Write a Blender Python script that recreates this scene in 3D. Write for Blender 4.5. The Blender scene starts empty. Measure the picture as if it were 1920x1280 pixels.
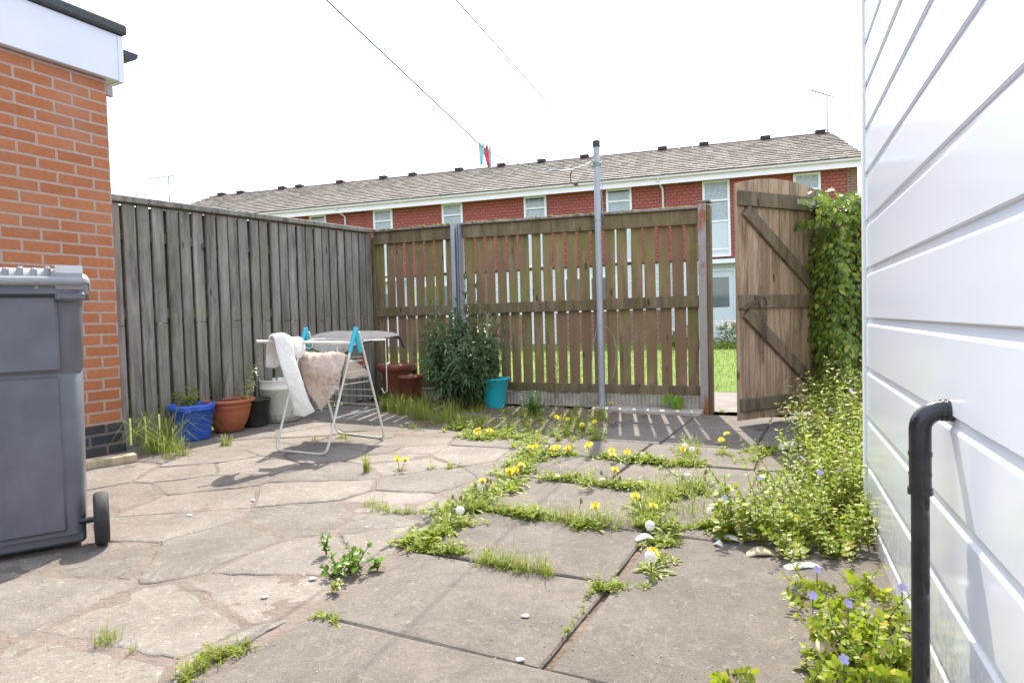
import bpy, math, random
from mathutils import Vector, Matrix, noise
R_ = random.Random(7)
D = math.radians
scene = bpy.context.scene
COL = scene.collection
PI = math.pi

# ------------------------------------------------------------------ camera
EYE = Vector((0, 0, .86)); FPX = 1200.0; PITCH = .036; ROLL = -.026
cd = bpy.data.cameras.new('camera'); cam = bpy.data.objects.new('camera', cd); COL.objects.link(cam)
cd.sensor_width = 36; cd.lens = 36 * FPX / 1920; cd.clip_start = .03; cd.clip_end = 400
cam.matrix_world = Matrix.Translation(EYE) @ Matrix.Rotation(PI/2 - PITCH, 4, 'X') @ Matrix.Rotation(ROLL, 4, 'Z') 
scene.camera = cam

# ------------------------------------------------------------------ sun and sky
SUN_EL = D(50.2); SUN_DIR = Vector((.159*math.cos(SUN_EL), .987*math.cos(SUN_EL), math.sin(SUN_EL))).normalized()
world = bpy.data.worlds.new('World'); scene.world = world; world.use_nodes = True
wn, wl = world.node_tree.nodes, world.node_tree.links
wn.clear()
wo = wn.new('ShaderNodeOutputWorld'); bg = wn.new('ShaderNodeBackground'); sky = wn.new('ShaderNodeTexSky')
sky.sky_type = 'NISHITA'; sky.sun_disc = False; sky.sun_elevation = SUN_EL; sky.sun_rotation = math.atan2(.159, .987)
sky.air_density = 1.0; sky.dust_density = 3.0; sky.ozone_density = 1.0
tc = wn.new('ShaderNodeTexCoord'); mp = wn.new('ShaderNodeMapping'); mp.inputs['Scale'].default_value = (1, 1, 3.2)
nz = wn.new('ShaderNodeTexNoise'); nz.inputs['Scale'].default_value = 1.6; nz.inputs['Detail'].default_value = 5; nz.inputs['Roughness'].default_value = .55
cr = wn.new('ShaderNodeValToRGB'); cr.color_ramp.elements[0].position = .40; cr.color_ramp.elements[0].color = (.3, .3, .3, 1)
cr.color_ramp.elements[1].position = .60; cr.color_ramp.elements[1].color = (.9, .9, .9, 1)
mx = wn.new('ShaderNodeMix'); mx.data_type = 'RGBA'; mx.inputs[7].default_value = (6.7, 7.5, 8.9, 1)
bg.inputs['Strength'].default_value = .15
wl.new(tc.outputs['Generated'], mp.inputs['Vector']); wl.new(mp.outputs[0], nz.inputs['Vector']); wl.new(nz.outputs['Fac'], cr.inputs['Fac'])
wl.new(cr.outputs['Color'], mx.inputs[0]); wl.new(sky.outputs['Color'], mx.inputs[6]); wl.new(mx.outputs[2], bg.inputs['Color'])
wl.new(bg.outputs[0], wo.inputs['Surface'])
sl = bpy.data.lights.new('sun', 'SUN'); sl.energy = 4.3; sl.angle = D(.5); sl.color = (1, .93, .82)
so = bpy.data.objects.new('sun', sl); COL.objects.link(so); so.rotation_euler = SUN_DIR.to_track_quat('Z', 'Y').to_euler()
scene.view_settings.view_transform = 'Standard'; scene.view_settings.look = 'None'
scene.view_settings.exposure = 1.2; scene.view_settings.gamma = 1
scene.cycles.use_denoising = True
scene.cycles.max_bounces = 8; scene.cycles.transparent_max_bounces = 8

# ------------------------------------------------------------------ frames and helpers
def ray(px, py):
    x = (px-960)/FPX; yd = (py-640)/FPX
    c, s = math.cos(ROLL), math.sin(ROLL); x2 = c*x + s*yd; u = -(-s*x + c*yd)
    c, s = math.cos(PITCH), math.sin(PITCH)
    return Vector((x2, c + s*u, -s + c*u))
def gp(px, py, z=0):                                   # where a sight line meets the ground
    r = ray(px, py); return EYE + r*((z-EYE.z)/r.z)
def at(px, py, depth):
    r = ray(px, py); return EYE + r*(depth/r.y)
YA = math.atan2(-.4446, .8957)                         # yard frame: x along the back fence, y along the side fence
def yd(x, y, z=0): return Vector((.8957*x + .4446*y, -.4446*x + .8957*y, z))
def to_yard(p): return (p.x*.8957 - p.y*.4446, p.x*.4446 + p.y*.8957)

def tag(o, label=None, cat=None, group=None, kind=None):
    if label: o['label'] = label
    if cat: o['category'] = cat
    if group: o['group'] = group
    if kind: o['kind'] = kind
    return o
def empty(name, loc, rz=0, label=None, cat=None, group=None):
    o = bpy.data.objects.new(name, None); COL.objects.link(o); o.location = loc; o.rotation_euler = (0, 0, rz)
    o.empty_display_size = .1
    return tag(o, label, cat, group)

class MB:
    def __init__(s): s.v = []; s.f = []; s.c = None; s.sm = []
    def add(s, vs, fs, smooth=False):
        b = len(s.v); s.v += [tuple(v) for v in vs]; s.f += [tuple(i+b for i in f) for f in fs]; s.sm += [smooth]*len(fs); return s
    def box(s, x0, x1, y0, y1, z0, z1, M=None, bev=0):
        if bev:
            vs = []; fs = []
            b = min(bev, (x1-x0)/2.01, (y1-y0)/2.01, (z1-z0)/2.01)
            import itertools
            idx = {}
            for sx, sy, sz in itertools.product((0, 1), repeat=3):
                X, Y, Z = (x0, x1)[sx], (y0, y1)[sy], (z0, z1)[sz]
                dx, dy, dz = (b, -b)[sx], (b, -b)[sy], (b, -b)[sz]
                for k, p in enumerate(((X, Y+dy, Z+dz), (X+dx, Y, Z+dz), (X+dx, Y+dy, Z))):
                    idx[(sx, sy, sz, k)] = len(vs); vs.append(p)
            q = idx
            for a in (0, 1):
                fs.append([q[(a, 0, 0, 0)], q[(a, 1, 0, 0)], q[(a, 1, 1, 0)], q[(a, 0, 1, 0)]][::(-1 if a == 0 else 1)])
                fs.append([q[(0, a, 0, 1)], q[(1, a, 0, 1)], q[(1, a, 1, 1)], q[(0, a, 1, 1)]][::(1 if a == 0 else -1)])
                fs.append([q[(0, 0, a, 2)], q[(1, 0, a, 2)], q[(1, 1, a, 2)], q[(0, 1, a, 2)]][::(-1 if a == 0 else 1)])
            for a in (0, 1):
                for c in (0, 1):
                    fs.append([q[(a, c, 0, 0)], q[(a, c, 1, 0)], q[(a, c, 1, 1)], q[(a, c, 0, 1)]])
                    fs.append([q[(a, 0, c, 0)], q[(a, 1, c, 0)], q[(a, 1, c, 2)], q[(a, 0, c, 2)]])
                    fs.append([q[(0, a, c, 1)], q[(1, a, c, 1)], q[(1, a, c, 2)], q[(0, a, c, 2)]])
            for k in itertools.product((0, 1), repeat=3): fs.append([q[k+(0,)], q[k+(1,)], q[k+(2,)]])
        else:
            vs = [(x0,y0,z0),(x1,y0,z0),(x1,y1,z0),(x0,y1,z0),(x0,y0,z1),(x1,y0,z1),(x1,y1,z1),(x0,y1,z1)]
            fs = [(0,3,2,1),(4,5,6,7),(0,1,5,4),(1,2,6,5),(2,3,7,6),(3,0,4,7)]
        if M is not None: vs = [M @ Vector(p) for p in vs]
        return s.add(vs, fs)
    def tube(s, pts, r, n=8, caps=True, smooth=True):
        pts = [Vector(p) for p in pts]; rs = r if isinstance(r, (list, tuple)) else [r]*len(pts)
        b = len(s.v); vs = []; up = None
        for i, p in enumerate(pts):
            t = (pts[min(i+1, len(pts)-1)] - pts[max(i-1, 0)]).normalized()
            if up is None: up = t.orthogonal().normalized()
            up = (up - t*up.dot(t)); up = up.normalized() if up.length > 1e-6 else t.orthogonal().normalized()
            w = t.cross(up)
            for k in range(n):
                a = 2*PI*k/n; vs.append(p + (up*math.cos(a) + w*math.sin(a))*rs[i])
        fs = [(i*n+k, i*n+(k+1) % n, (i+1)*n+(k+1) % n, (i+1)*n+k) for i in range(len(pts)-1) for k in range(n)]
        s.add(vs, fs, smooth)
        if caps:
            m = len(pts)-1; s.add([vs[k] for k in range(n)], [tuple(range(n))[::-1]]); s.add([vs[m*n+k] for k in range(n)], [tuple(range(n))])
        return s
    def lathe(s, prof, n=32, M=None, sx=1, sy=1, wob=None):
        vs = []
        for r, z in prof:
            for k in range(n):
                a = 2*PI*k/n; rr = r*(1 + (wob(a, z) if wob else 0)); p = Vector((rr*math.cos(a)*sx, rr*math.sin(a)*sy, z))
                vs.append(M @ p if M is not None else p)
        fs = [(i*n+k, i*n+(k+1) % n, (i+1)*n+(k+1) % n, (i+1)*n+k) for i in range(len(prof)-1) for k in range(n)]
        return s.add(vs, fs, True)
    def leaf(s, p, d, nrm, L, W, fold=.25, droop=.3, shape=((.0, .12), (.35, 1.), (.7, .72), (1., 0.))):
        d = d.normalized(); w = d.cross(nrm)
        if w.length < 1e-4: w = d.orthogonal()
        w.normalize(); n = w.cross(d)
        vs = []; fs = []
        for t, ww in shape:
            c = p + d*(L*t) - Vector((0, 0, 1))*(droop*L*t*t)
            h = W*.5*ww
            vs += [c - w*h + n*(fold*h), c, c + w*h + n*(fold*h)]
        k = len(shape)
        for i in range(k-1):
            a = i*3; fs += [(a, a+1, a+4, a+3), (a+1, a+2, a+5, a+4)]
        return s.add(vs, fs, True)
    def build(s, name, mat, parent=None, loc=None, auto=False):
        me = bpy.data.meshes.new(name); me.from_pydata(s.v, [], s.f)
        for p, q in zip(me.polygons, s.sm): p.use_smooth = q
        me.materials.append(mat); me.validate(); me.update()
        o = bpy.data.objects.new(name, me); COL.objects.link(o)
        if parent is not None: o.parent = parent
        if loc is not None: o.location = loc
        return o
def dup(o, parent=None, loc=None):
    c = o.copy(); COL.objects.link(c)
    if parent is not None: c.parent = parent
    if loc is not None: c.location = loc
    return c

# ------------------------------------------------------------------ materials
class N:
    def __init__(s, name):
        s.m = bpy.data.materials.new(name); s.m.use_nodes = True; s.t = s.m.node_tree; s.n = s.t.nodes; s.l = s.t.links
        s.b = s.n['Principled BSDF']; s.out = s.n['Material Output']; s.tc = s.n.new('ShaderNodeTexCoord')
    def set(s, **k):
        for a, v in k.items(): s.b.inputs[{'rough': 'Roughness', 'metal': 'Metallic', 'spec': 'Specular IOR Level', 'coat': 'Coat Weight', 'sheen': 'Sheen Weight', 'sss': 'Subsurface Weight'}.get(a, a)].default_value = v
        return s
    def link(s, a, b): s.l.new(a, b); return s
    def mapv(s, scale=(1, 1, 1), src=None, off=None, rot=None):
        m = s.n.new('ShaderNodeMapping'); m.inputs['Scale'].default_value = scale
        if rot: m.inputs['Rotation'].default_value = rot
        s.l.new(src or s.tc.outputs['Object'], m.inputs['Vector'])
        if off is not None: s.l.new(off, m.inputs['Location'])
        return m.outputs[0]
    def noise(s, scale, detail=4, rough=.55, vec=None, dist=0):
        t = s.n.new('ShaderNodeTexNoise'); t.inputs['Scale'].default_value = scale; t.inputs['Detail'].default_value = detail
        t.inputs['Roughness'].default_value = rough; t.inputs['Distortion'].default_value = dist
        s.l.new(vec or s.tc.outputs['Object'], t.inputs['Vector']); return t.outputs['Fac']
    def vor(s, scale, vec=None, feat='F1'):
        t = s.n.new('ShaderNodeTexVoronoi'); t.feature = feat; t.inputs['Scale'].default_value = scale
        s.l.new(vec or s.tc.outputs['Object'], t.inputs['Vector']); return t.outputs['Distance']
    def ramp(s, fac, *stops):
        r = s.n.new('ShaderNodeValToRGB'); e = r.color_ramp.elements
        while len(e) < len(stops): e.new(.5)
        for x, (p, c) in zip(e, stops): x.position = p; x.color = (c, c, c, 1) if isinstance(c, (int, float)) else (*c, 1)
        s.l.new(fac, r.inputs['Fac']); return r.outputs['Color']
    def mix(s, fac, a, b, mode='MIX'):
        m = s.n.new('ShaderNodeMix'); m.data_type = 'RGBA'; m.blend_type = mode
        for i, v in ((0, fac), (6, a), (7, b)):
            if isinstance(v, (int, float)): m.inputs[i].default_value = v if i == 0 else (v, v, v, 1)
            elif isinstance(v, tuple): m.inputs[i].default_value = (*v, 1)
            else: s.l.new(v, m.inputs[i])
        return m.outputs[2]
    def math(s, op, a, b=0.):
        m = s.n.new('ShaderNodeMath'); m.operation = op
        for i, v in ((0, a), (1, b)):
            if isinstance(v, (int, float)): m.inputs[i].default_value = v
            else: s.l.new(v, m.inputs[i])
        return m.outputs[0]
    def rnd(s): return s.n.new('ShaderNodeObjectInfo').outputs['Random']
    def attr(s, name): a = s.n.new('ShaderNodeAttribute'); a.attribute_name = name; return a.outputs['Fac']
    def col(s, c): s.l.new(c, s.b.inputs['Base Color']) if not isinstance(c, tuple) else setattr(s.b.inputs['Base Color'], 'default_value', (*c, 1)); return s
    def bump(s, h, dist=.01, strength=1):
        b = s.n.new('ShaderNodeBump'); b.inputs['Distance'].default_value = dist; b.inputs['Strength'].default_value = strength
        s.l.new(h, b.inputs['Height']); s.l.new(b.outputs[0], s.b.inputs['Normal']); s.bn = b; return s
    def translucent(s, fac, tint=1.):
        t = s.n.new('ShaderNodeBsdfTranslucent'); m = s.n.new('ShaderNodeMixShader'); m.inputs[0].default_value = fac
        src = s.b.inputs['Base Color']
        if src.is_linked: s.l.new(src.links[0].from_socket, t.inputs['Color'])
        else: t.inputs['Color'].default_value = src.default_value
        s.l.new(s.b.outputs[0], m.inputs[1]); s.l.new(t.outputs[0], m.inputs[2]); s.l.new(m.outputs[0], s.out.inputs['Surface']); return s

def wood(name, base, dark, green=None, gfac=.5, grain=60, red=None, knots=True):
    m = N(name); r = m.rnd()
    off = m.n.new('ShaderNodeCombineXYZ'); r10 = m.math('MULTIPLY', r, 37.); [m.l.new(r10, off.inputs[i]) for i in range(3)]
    vec = m.mapv((1, 1, .035), off=off.outputs[0])
    g = m.noise(grain, 6, .65, vec); g2 = m.noise(grain*.25, 3, .6, vec, .6)
    vb = m.mapv((1, 1, .45), off=off.outputs[0]); blot = m.noise(6, 5, .6, vb)
    c = m.mix(m.ramp(g, (.32, 0.), (.68, 1.)), dark, base)
    c = m.mix(m.ramp(g2, (.42, 0.), (.72, .55)), c, tuple(x*.55 for x in dark))
    lt = m.ramp(r, (0., .74), (.5, .96), (1., 1.22)); c = m.mix(1., c, lt, 'MULTIPLY')
    c = m.mix(m.ramp(blot, (.3, .0), (.7, .35)), c, tuple(min(1, x*1.45) for x in base))
    stn = m.noise(11, 5, .7, m.mapv((1, 1, .12), off=off.outputs[0])); c = m.mix(m.ramp(stn, (.47, 0.), (.66, .8)), c, tuple(x*.5 for x in dark)); pl = m.noise(14, 5, .7, m.mapv((1, 1, .2), off=off.outputs[0])); c = m.mix(m.ramp(pl, (.5, 0.), (.7, .45)), c, tuple(min(1, x*1.5) for x in base))
    if green:
        vg = m.mapv((1, 1, .7)); gn = m.noise(3.2, 4, .6, vg)
        c = m.mix(m.ramp(gn, (.36, 0.), (.56, gfac)), c, green)
    if red:
        r2 = m.math('ADD', m.noise(1.6, 4, .65, m.mapv((1, 1, .6))), m.math('MULTIPLY', r, .14)); c = m.mix(m.ramp(r2, (.5, 0.), (.68, .75)), c, red)
    if knots:
        vk = m.mapv((1, 1, .35), off=off.outputs[0]); k = m.vor(7, vk); c = m.mix(m.ramp(k, (.06, .85), (.11, 0.)), c, tuple(x*.35 for x in dark))
    m.col(c).set(rough=.85, spec=.25).bump(m.mix(.35, g, g2), .004, .8); return m.m
M = {}
M['wood_side'] = wood('weathered_fence', (.31, .268, .235), (.15, .125, .108), (.165, .155, .08), .3)
M['wood_back'] = wood('mossy_fence', (.31, .225, .135), (.135, .092, .056), (.19, .18, .045), .7, red=(.20, .11, .078))
M['wood_rail'] = wood('fence_rail', (.24, .175, .115), (.115, .08, .052), (.12, .11, .035), .5)
M['wood_cap'] = wood('fence_cap', (.27, .24, .2), (.14, .125, .105), None, 0, grain=40)
M['wood_gate'] = wood('gate_board', (.35, .25, .165), (.165, .108, .07), None, 0, grain=38)
M['wood_gaterail'] = wood('gate_rail', (.185, .14, .10), (.085, .062, .044), (.13, .12, .05), .25)
M['wood_pale'] = wood('cut_timber', (.55, .45, .31), (.38, .29, .18), None, 0)

def slab_mat(name, base, pale, dark, speck=.55, lo=.93, hi=1.09):
    m = N(name); r = m.attr('shade')
    n1 = m.noise(3.1, 6, .62); n2 = m.noise(16, 6, .65); n3 = m.noise(130, 4, .8); n4 = m.noise(45, 5, .7, dist=.6)
    c = m.mix(m.ramp(n1, (.35, 0.), (.65, .8)), base, pale)
    c = m.mix(m.ramp(n2, (.5, 0.), (.75, .6)), c, dark)
    c = m.mix(m.ramp(n4, (.56, 0.), (.7, speck)), c, tuple(min(1., x*1.55) for x in pale))
    gr = m.ramp(n3, (.3, .72), (.7, 1.28)); c = m.mix(1., c, gr, 'MULTIPLY')
    sp = m.vor(95); c = m.mix(m.ramp(sp, (.07, .35), (.15, 0.)), c, (.5, .45, .4))
    sh = m.ramp(r, (0., lo), (1., hi)); c = m.mix(1., c, sh, 'MULTIPLY')
    big_ = m.noise(1.1, 6, .7); c = m.mix(m.ramp(big_, (.48, 0.), (.7, .55)), c, tuple(x*.62 for x in base))
    vein = m.math('ABSOLUTE', m.math('SUBTRACT', m.noise(2.6, 5, .6, dist=1.2), .5)); c = m.mix(m.ramp(vein, (.0, .45), (.012, 0.)), c, tuple(x*1.25 for x in pale))
    m.col(c).set(rough=.9, spec=.3)
    m.bump(m.mix(.5, m.mix(.4, n2, n4), n3), .007, 1.); return m.m
M['slab'] = slab_mat('concrete_slab', (.120, .102, .086), (.165, .142, .122), (.086, .072, .06), .65)
M['crazy'] = slab_mat('crazy_paving', (.158, .136, .115), (.22, .194, .168), (.108, .088, .072), .9, .86, 1.2)
def simple(name, c1, c2=None, scale=8, rough=.6, bump=0, bscale=60, detail=4, **k):
    m = N(name)
    if c2 is not None: m.col(m.mix(m.ramp(m.noise(scale, detail, .6), (.35, 0.), (.65, 1.)), c1, c2))
    else: m.col(c1)
    m.set(rough=rough, **k)
    if bump: m.bump(m.noise(bscale, 4, .65), bump)
    return m.m
M['mortar'] = simple('mortar', (.185, .145, .122), (.135, .106, .088), 7, .95, .014, 45)
M['soil'] = simple('soil', (.11, .075, .05), (.20, .15, .11), 20, .95, .02, 60)
M['concrete'] = simple('concrete', (.45, .41, .36), (.3, .27, .23), 9, .9, .004, 80)
M['path'] = simple('path_concrete', (.20, .175, .155), (.15, .13, .115), 5, .9, .004, 90)
m = N('lawn'); c = m.mix(m.ramp(m.noise(1.3, 4), (.35, 0.), (.65, 1.)), (.12, .19, .03), (.17, .24, .045)); c = m.mix(1., c, m.ramp(m.noise(60, 4, .8), (.3, .6), (.7, 1.3)), 'MULTIPLY'); m.col(c).set(rough=.9, spec=.2).bump(m.noise(50, 4), .03); M['lawn'] = m.m
def bricks(name, c1, c2, mort, w=.225, h=.075, ms=.010, axes='yz', bump=.006, rowoff=.5, grime=None, rough=.85, var=.5):
    m = N(name); sp = m.n.new('ShaderNodeSeparateXYZ'); m.l.new(m.tc.outputs['Object'], sp.inputs[0])
    cb = m.n.new('ShaderNodeCombineXYZ'); m.l.new(sp.outputs['XYZ'.index(axes[0].upper())], cb.inputs[0]); m.l.new(sp.outputs['XYZ'.index(axes[1].upper())], cb.inputs[1])
    # a little waviness so that the joints are not ruled lines
    t = m.n.new('ShaderNodeTexBrick'); t.offset = rowoff
    wv = m.n.new('ShaderNodeTexNoise'); wv.inputs['Scale'].default_value = 9; wv.inputs['Detail'].default_value = 3; m.l.new(m.tc.outputs['Object'], wv.inputs['Vector'])
    sc = m.n.new('ShaderNodeVectorMath'); sc.operation = 'SCALE'; sc.inputs['Scale'].default_value = .006; m.l.new(wv.outputs['Color'], sc.inputs[0])
    ad = m.n.new('ShaderNodeVectorMath'); ad.operation = 'ADD'; m.l.new(cb.outputs[0], ad.inputs[0]); m.l.new(sc.outputs[0], ad.inputs[1]); m.l.new(ad.outputs[0], t.inputs['Vector'])
    for k, v in (('Scale', 1.), ('Brick Width', w), ('Row Height', h), ('Mortar Size', ms), ('Mortar Smooth', .15), ('Bias', 0.)): t.inputs[k].default_value = v
    t.inputs['Color1'].default_value = (*c1, 1); t.inputs['Color2'].default_value = (*c2, 1); t.inputs['Mortar'].default_value = (*mort, 1)
    c = m.mix(1., t.outputs['Color'], m.ramp(m.noise(40, 5, .75), (.3, 1-var*.5), (.7, 1+var*.4)), 'MULTIPLY')
    c = m.mix(m.ramp(m.noise(2.2, 4), (.5, 0.), (.75, .3)), c, grime or mort)
    inv = m.math('SUBTRACT', 1., t.outputs['Fac']); hgt = m.mix(.25, inv, m.noise(120, 4, .7))
    m.col(c).set(rough=rough, spec=.25).bump(hgt, bump, 1.); return m.m
M['brick'] = bricks('orange_brick', (.42, .15, .062), (.35, .12, .05), (.40, .27, .21), ms=.0095, var=.3)
M['blue_brick'] = bricks('plinth_brick', (.035, .035, .042), (.05, .048, .055), (.16, .13, .11))
M['white_brick'] = bricks('white_painted_brick', (.72, .72, .72), (.78, .78, .77), (.55, .55, .56), axes='xz', var=.15, bump=.01)
M['red_brick'] = bricks('brown_brick', (.26, .11, .07), (.2, .09, .06), (.3, .24, .2), axes='xz')
M['tile_hung'] = bricks('hung_tile', (.40, .115, .09), (.34, .10, .08), (.20, .06, .05), w=.17, h=.10, ms=.009, axes='xz', bump=.02, grime=(.27, .07, .055))
m = N('roof_tile'); sp = m.n.new('ShaderNodeSeparateXYZ'); m.l.new(m.tc.outputs['Object'], sp.inputs[0]); cb = m.n.new('ShaderNodeCombineXYZ'); m.l.new(sp.outputs[0], cb.inputs[0]); m.l.new(m.math('ADD', sp.outputs[1], .145), cb.inputs[1])
t = m.n.new('ShaderNodeTexBrick'); m.l.new(cb.outputs[0], t.inputs['Vector'])
for k, v in (('Scale', 1.), ('Brick Width', .42), ('Row Height', 4.30/15), ('Mortar Size', .013), ('Mortar Smooth', .1)): t.inputs[k].default_value = v
t.inputs['Color1'].default_value = (.26, .215, .18, 1); t.inputs['Color2'].default_value = (.32, .27, .225, 1); t.inputs['Mortar'].default_value = (.10, .085, .075, 1)
c = m.mix(m.ramp(m.noise(1.8, 5, .7), (.45, 0.), (.7, .5)), t.outputs['Color'], (.33, .30, .23)); c = m.mix(1., c, m.ramp(m.noise(9, 5, .7), (.3, .75), (.7, 1.2)), 'MULTIPLY')
m.col(c).set(rough=.9).bump(m.noise(30, 4), .004); M['roof_tile'] = m.m
M['tile_lip'] = simple('shaded_tile_edge', (.085, .072, .06), (.14, .12, .095), 14, .95)  # dark colour paints in the shade along the lip of each tile course
M['ridge'] = simple('ridge_tile', (.2, .14, .12), (.13, .1, .09), 6, .9, .01, 30)
M['vent_black'] = simple('dark_plastic', (.025, .022, .024), (.04, .035, .035), 8, .6)
M['pvc'] = simple('white_frame', (.78, .78, .77), (.72, .72, .70), 3, .35)
M['cream'] = simple('cream_fascia', (.84, .77, .79), (.80, .73, .75), 4, .45)
M['fascia'] = simple('white_fascia', (.66, .66, .72), (.62, .62, .68), 2, .4)
M['panel'] = simple('grey_white_panel', (.58, .61, .63), (.55, .58, .6), 3, .4)
m = N('window_glass'); m.col((.10, .13, .14)).set(rough=.06, spec=.8); M['glass'] = m.m
M['curtain'] = simple('net_curtain', (.40, .43, .46), (.52, .54, .57), 14, .9)
M['felt'] = simple('roof_felt', (.045, .055, .055), (.085, .09, .085), 60, .95, .004, 120)
M['gutter_black'] = simple('black_gutter', (.02, .022, .028), None, rough=.3)
# glossy shed cladding with a trace of dust and green film low down
m = N('shed_cladding'); n1 = m.noise(2.3, 5, .6, m.mapv((1, 1, 1))); n2 = m.noise(26, 5, .75, m.mapv((.4, .4, 2.)))
sp = m.n.new('ShaderNodeSeparateXYZ'); m.l.new(m.tc.outputs['Object'], sp.inputs[0])
low = m.ramp(m.math('ADD', sp.outputs[2], m.math('MULTIPLY', n1, .5)), (.25, .55), (1.0, 0.))
c = m.mix(low, (.74, .785, .85), (.55, .56, .54)); c = m.mix(m.ramp(n2, (.68, 0.), (.8, .18)), c, (.5, .47, .4)); m.col(c).set(rough=.14, spec=.38)
spl = m.noise(55, 5, .8); lowd = m.ramp(sp.outputs[2], (.02, .9), (.30, 0.)); c2 = m.mix(m.math('MULTIPLY', lowd, m.ramp(spl, (.45, 0.), (.62, 1.))), c, (.30, .27, .2)); m.col(c2)
m.bump(n1, .003, .25); M['cladding'] = m.m
M['drain'] = simple('black_drain_plastic', (.012, .012, .016), (.03, .028, .03), 20, .22, .0012, 40)
M['grime'] = simple('pale_sealant', (.5, .47, .42), (.2, .18, .16), 50, .9, .003, 90)
m = N('bin_plastic'); n1 = m.noise(5, 5, .6); n2 = m.noise(160, 3, .7); c = m.mix(m.ramp(n1, (.4, 0.), (.7, 1.)), (.095, .10, .115), (.13, .135, .15)); c = m.mix(m.ramp(m.noise(38, 5, .8, m.mapv((1, 1, .25))), (.6, 0.), (.75, .35)), c, (.17, .165, .16)); m.col(c).set(rough=.36, spec=.5).bump(m.mix(.6, n2, n1), .0022, .7); M['bin'] = m.m
M['bin_lid'] = simple('lid_plastic', (.22, .22, .23), (.28, .28, .285), 9, .45, .001, 120)
M['rubber'] = simple('rubber', (.018, .018, .019), (.035, .033, .03), 20, .75, .002, 80)
def pole_mat():
    m = N('galvanised_steel'); n1 = m.noise(9, 5, .7, m.mapv((1, 1, .3))); n2 = m.noise(22, 5, .7)
    c = m.mix(m.ramp(n1, (.35, 0.), (.7, 1.)), (.30, .32, .36), (.42, .43, .45)); c = m.mix(m.ramp(n2, (.62, 0.), (.72, .7)), c, (.2, .12, .08))
    m.col(c).set(rough=.55, metal=.35).bump(n2, .002); return m.m
M['steel'] = pole_mat()
m = N('rusty_painted_post'); n1 = m.noise(4, 6, .7, m.mapv((1, 1, .35))); c = m.mix(m.ramp(n1, (.5, 0.), (.6, 1.)), (.33, .31, .30), (.26, .105, .05)); c = m.mix(m.ramp(m.noise(40, 4, .7), (.55, 0.), (.7, .5)), c, (.16, .09, .06)); m.col(c).set(rough=.85).bump(n1, .003); M['rust_post'] = m.m
M['rust'] = simple('rusty_iron', (.12, .06, .04), (.05, .035, .03), 40, .8, .002, 100)
M['aerial_metal'] = simple('dull_aerial_metal', (.13, .13, .14), None, rough=.6)
M['zinc'] = simple('zinc_hinge', (.38, .34, .31), (.28, .22, .19), 30, .6, .001, 80)
M['white_coat'] = simple('white_coated_wire', (.66, .65, .60), (.56, .53, .46), 12, .35)
M['teal_plastic'] = simple('turquoise_plastic', (.03, .42, .55), None, rough=.35)
M['line'] = simple('plastic_cord', (.20, .34, .31), None, rough=.5)
M['red_plastic'] = simple('red_plastic', (.62, .05, .07), None, rough=.4)
M['mint_plastic'] = simple('mint_plastic', (.25, .55, .58), None, rough=.4)
M['blue_plastic'] = simple('blue_bucket_plastic', (.03, .11, .52), (.04, .13, .56), 7, .4)
M['bucket_teal'] = simple('turquoise_bucket_plastic', (.02, .50, .62), (.025, .46, .58), 7, .3)
M['terracotta'] = simple('terracotta_plastic', (.42, .125, .055), (.36, .105, .048), 7, .42)
M['brown_pot'] = simple('brown_pot_plastic', (.25, .075, .042), (.2, .06, .035), 8, .4)
M['black_pot'] = simple('black_pot_plastic', (.02, .018, .018), (.045, .04, .035), 15, .5)
m = N('white_tub'); sp = m.n.new('ShaderNodeSeparateXYZ'); m.l.new(m.tc.outputs['Object'], sp.inputs[0]); n1 = m.noise(28, 5, .75)
f = m.ramp(m.math('ADD', sp.outputs[2], m.math('ADD', m.math('MULTIPLY', n1, -.30), .15)), (.02, .85), (.09, .0)); c = m.mix(f, (.70, .66, .57), (.27, .22, .16)); c = m.mix(m.ramp(n1, (.62, 0.), (.7, .4)), c, (.36, .3, .22)); m.col(c).set(rough=.5); M['white_tub'] = m.m
M['potsoil'] = simple('compost', (.05, .035, .025), (.09, .06, .04), 60, .95, .01, 90)
def cloth(name, c1, c2, scale, bump, rough=.95):
    m = N(name); n = m.noise(scale, 5, .75); n2 = m.noise(scale*.18, 4, .6); m.col(m.mix(m.ramp(m.mix(.5, n, n2), (.35, 0.), (.65, 1.)), c1, c2)).set(rough=rough, spec=.15, sheen=.3).bump(n, bump, 1.); return m.m
M['rug_white'] = cloth('ivory_bath_mat', (.68, .62, .56), (.78, .73, .67), 50, .007)
M['rug_beige'] = cloth('beige_bath_mat', (.50, .38, .29), (.66, .53, .42), 45, .010)
M['rug_grey'] = cloth('grey_bath_mat', (.022, .022, .022), (.10, .095, .09), 110, .008)
M['rug_trim'] = simple('mat_backing', (.45, .38, .3), None, rough=.8)
M['rug_edge'] = simple('mat_binding', (.02, .02, .022), None, rough=.8)
def leafmat(name, c1, c2, trans=.35, rough=.4, tip=None):
    m = N(name); r = m.n.new('ShaderNodeNewGeometry').outputs['Random Per Island']; n = m.noise(9, 3)
    c = m.mix(r, c1, c2); c = m.mix(m.ramp(n, (.4, 0.), (.7, .35)), c, tuple(min(1., x*1.3) for x in c2))
    if tip: c = m.mix(m.ramp(r, (.86, 0.), (.9, .9)), c, tip)
    m.col(c).set(rough=rough, spec=.45).translucent(trans); return m.m
M['ivy'] = leafmat('ivy_leaf', (.06, .12, .016), (.20, .28, .03), .42, .34, (.34, .36, .06))
M['shrub'] = leafmat('shrub_leaf', (.05, .115, .04), (.13, .20, .075), .4, .5)
M['shrub_tip'] = leafmat('shrub_tip_leaf', (.09, .15, .07), (.14, .2, .10), .35, .65)
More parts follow.
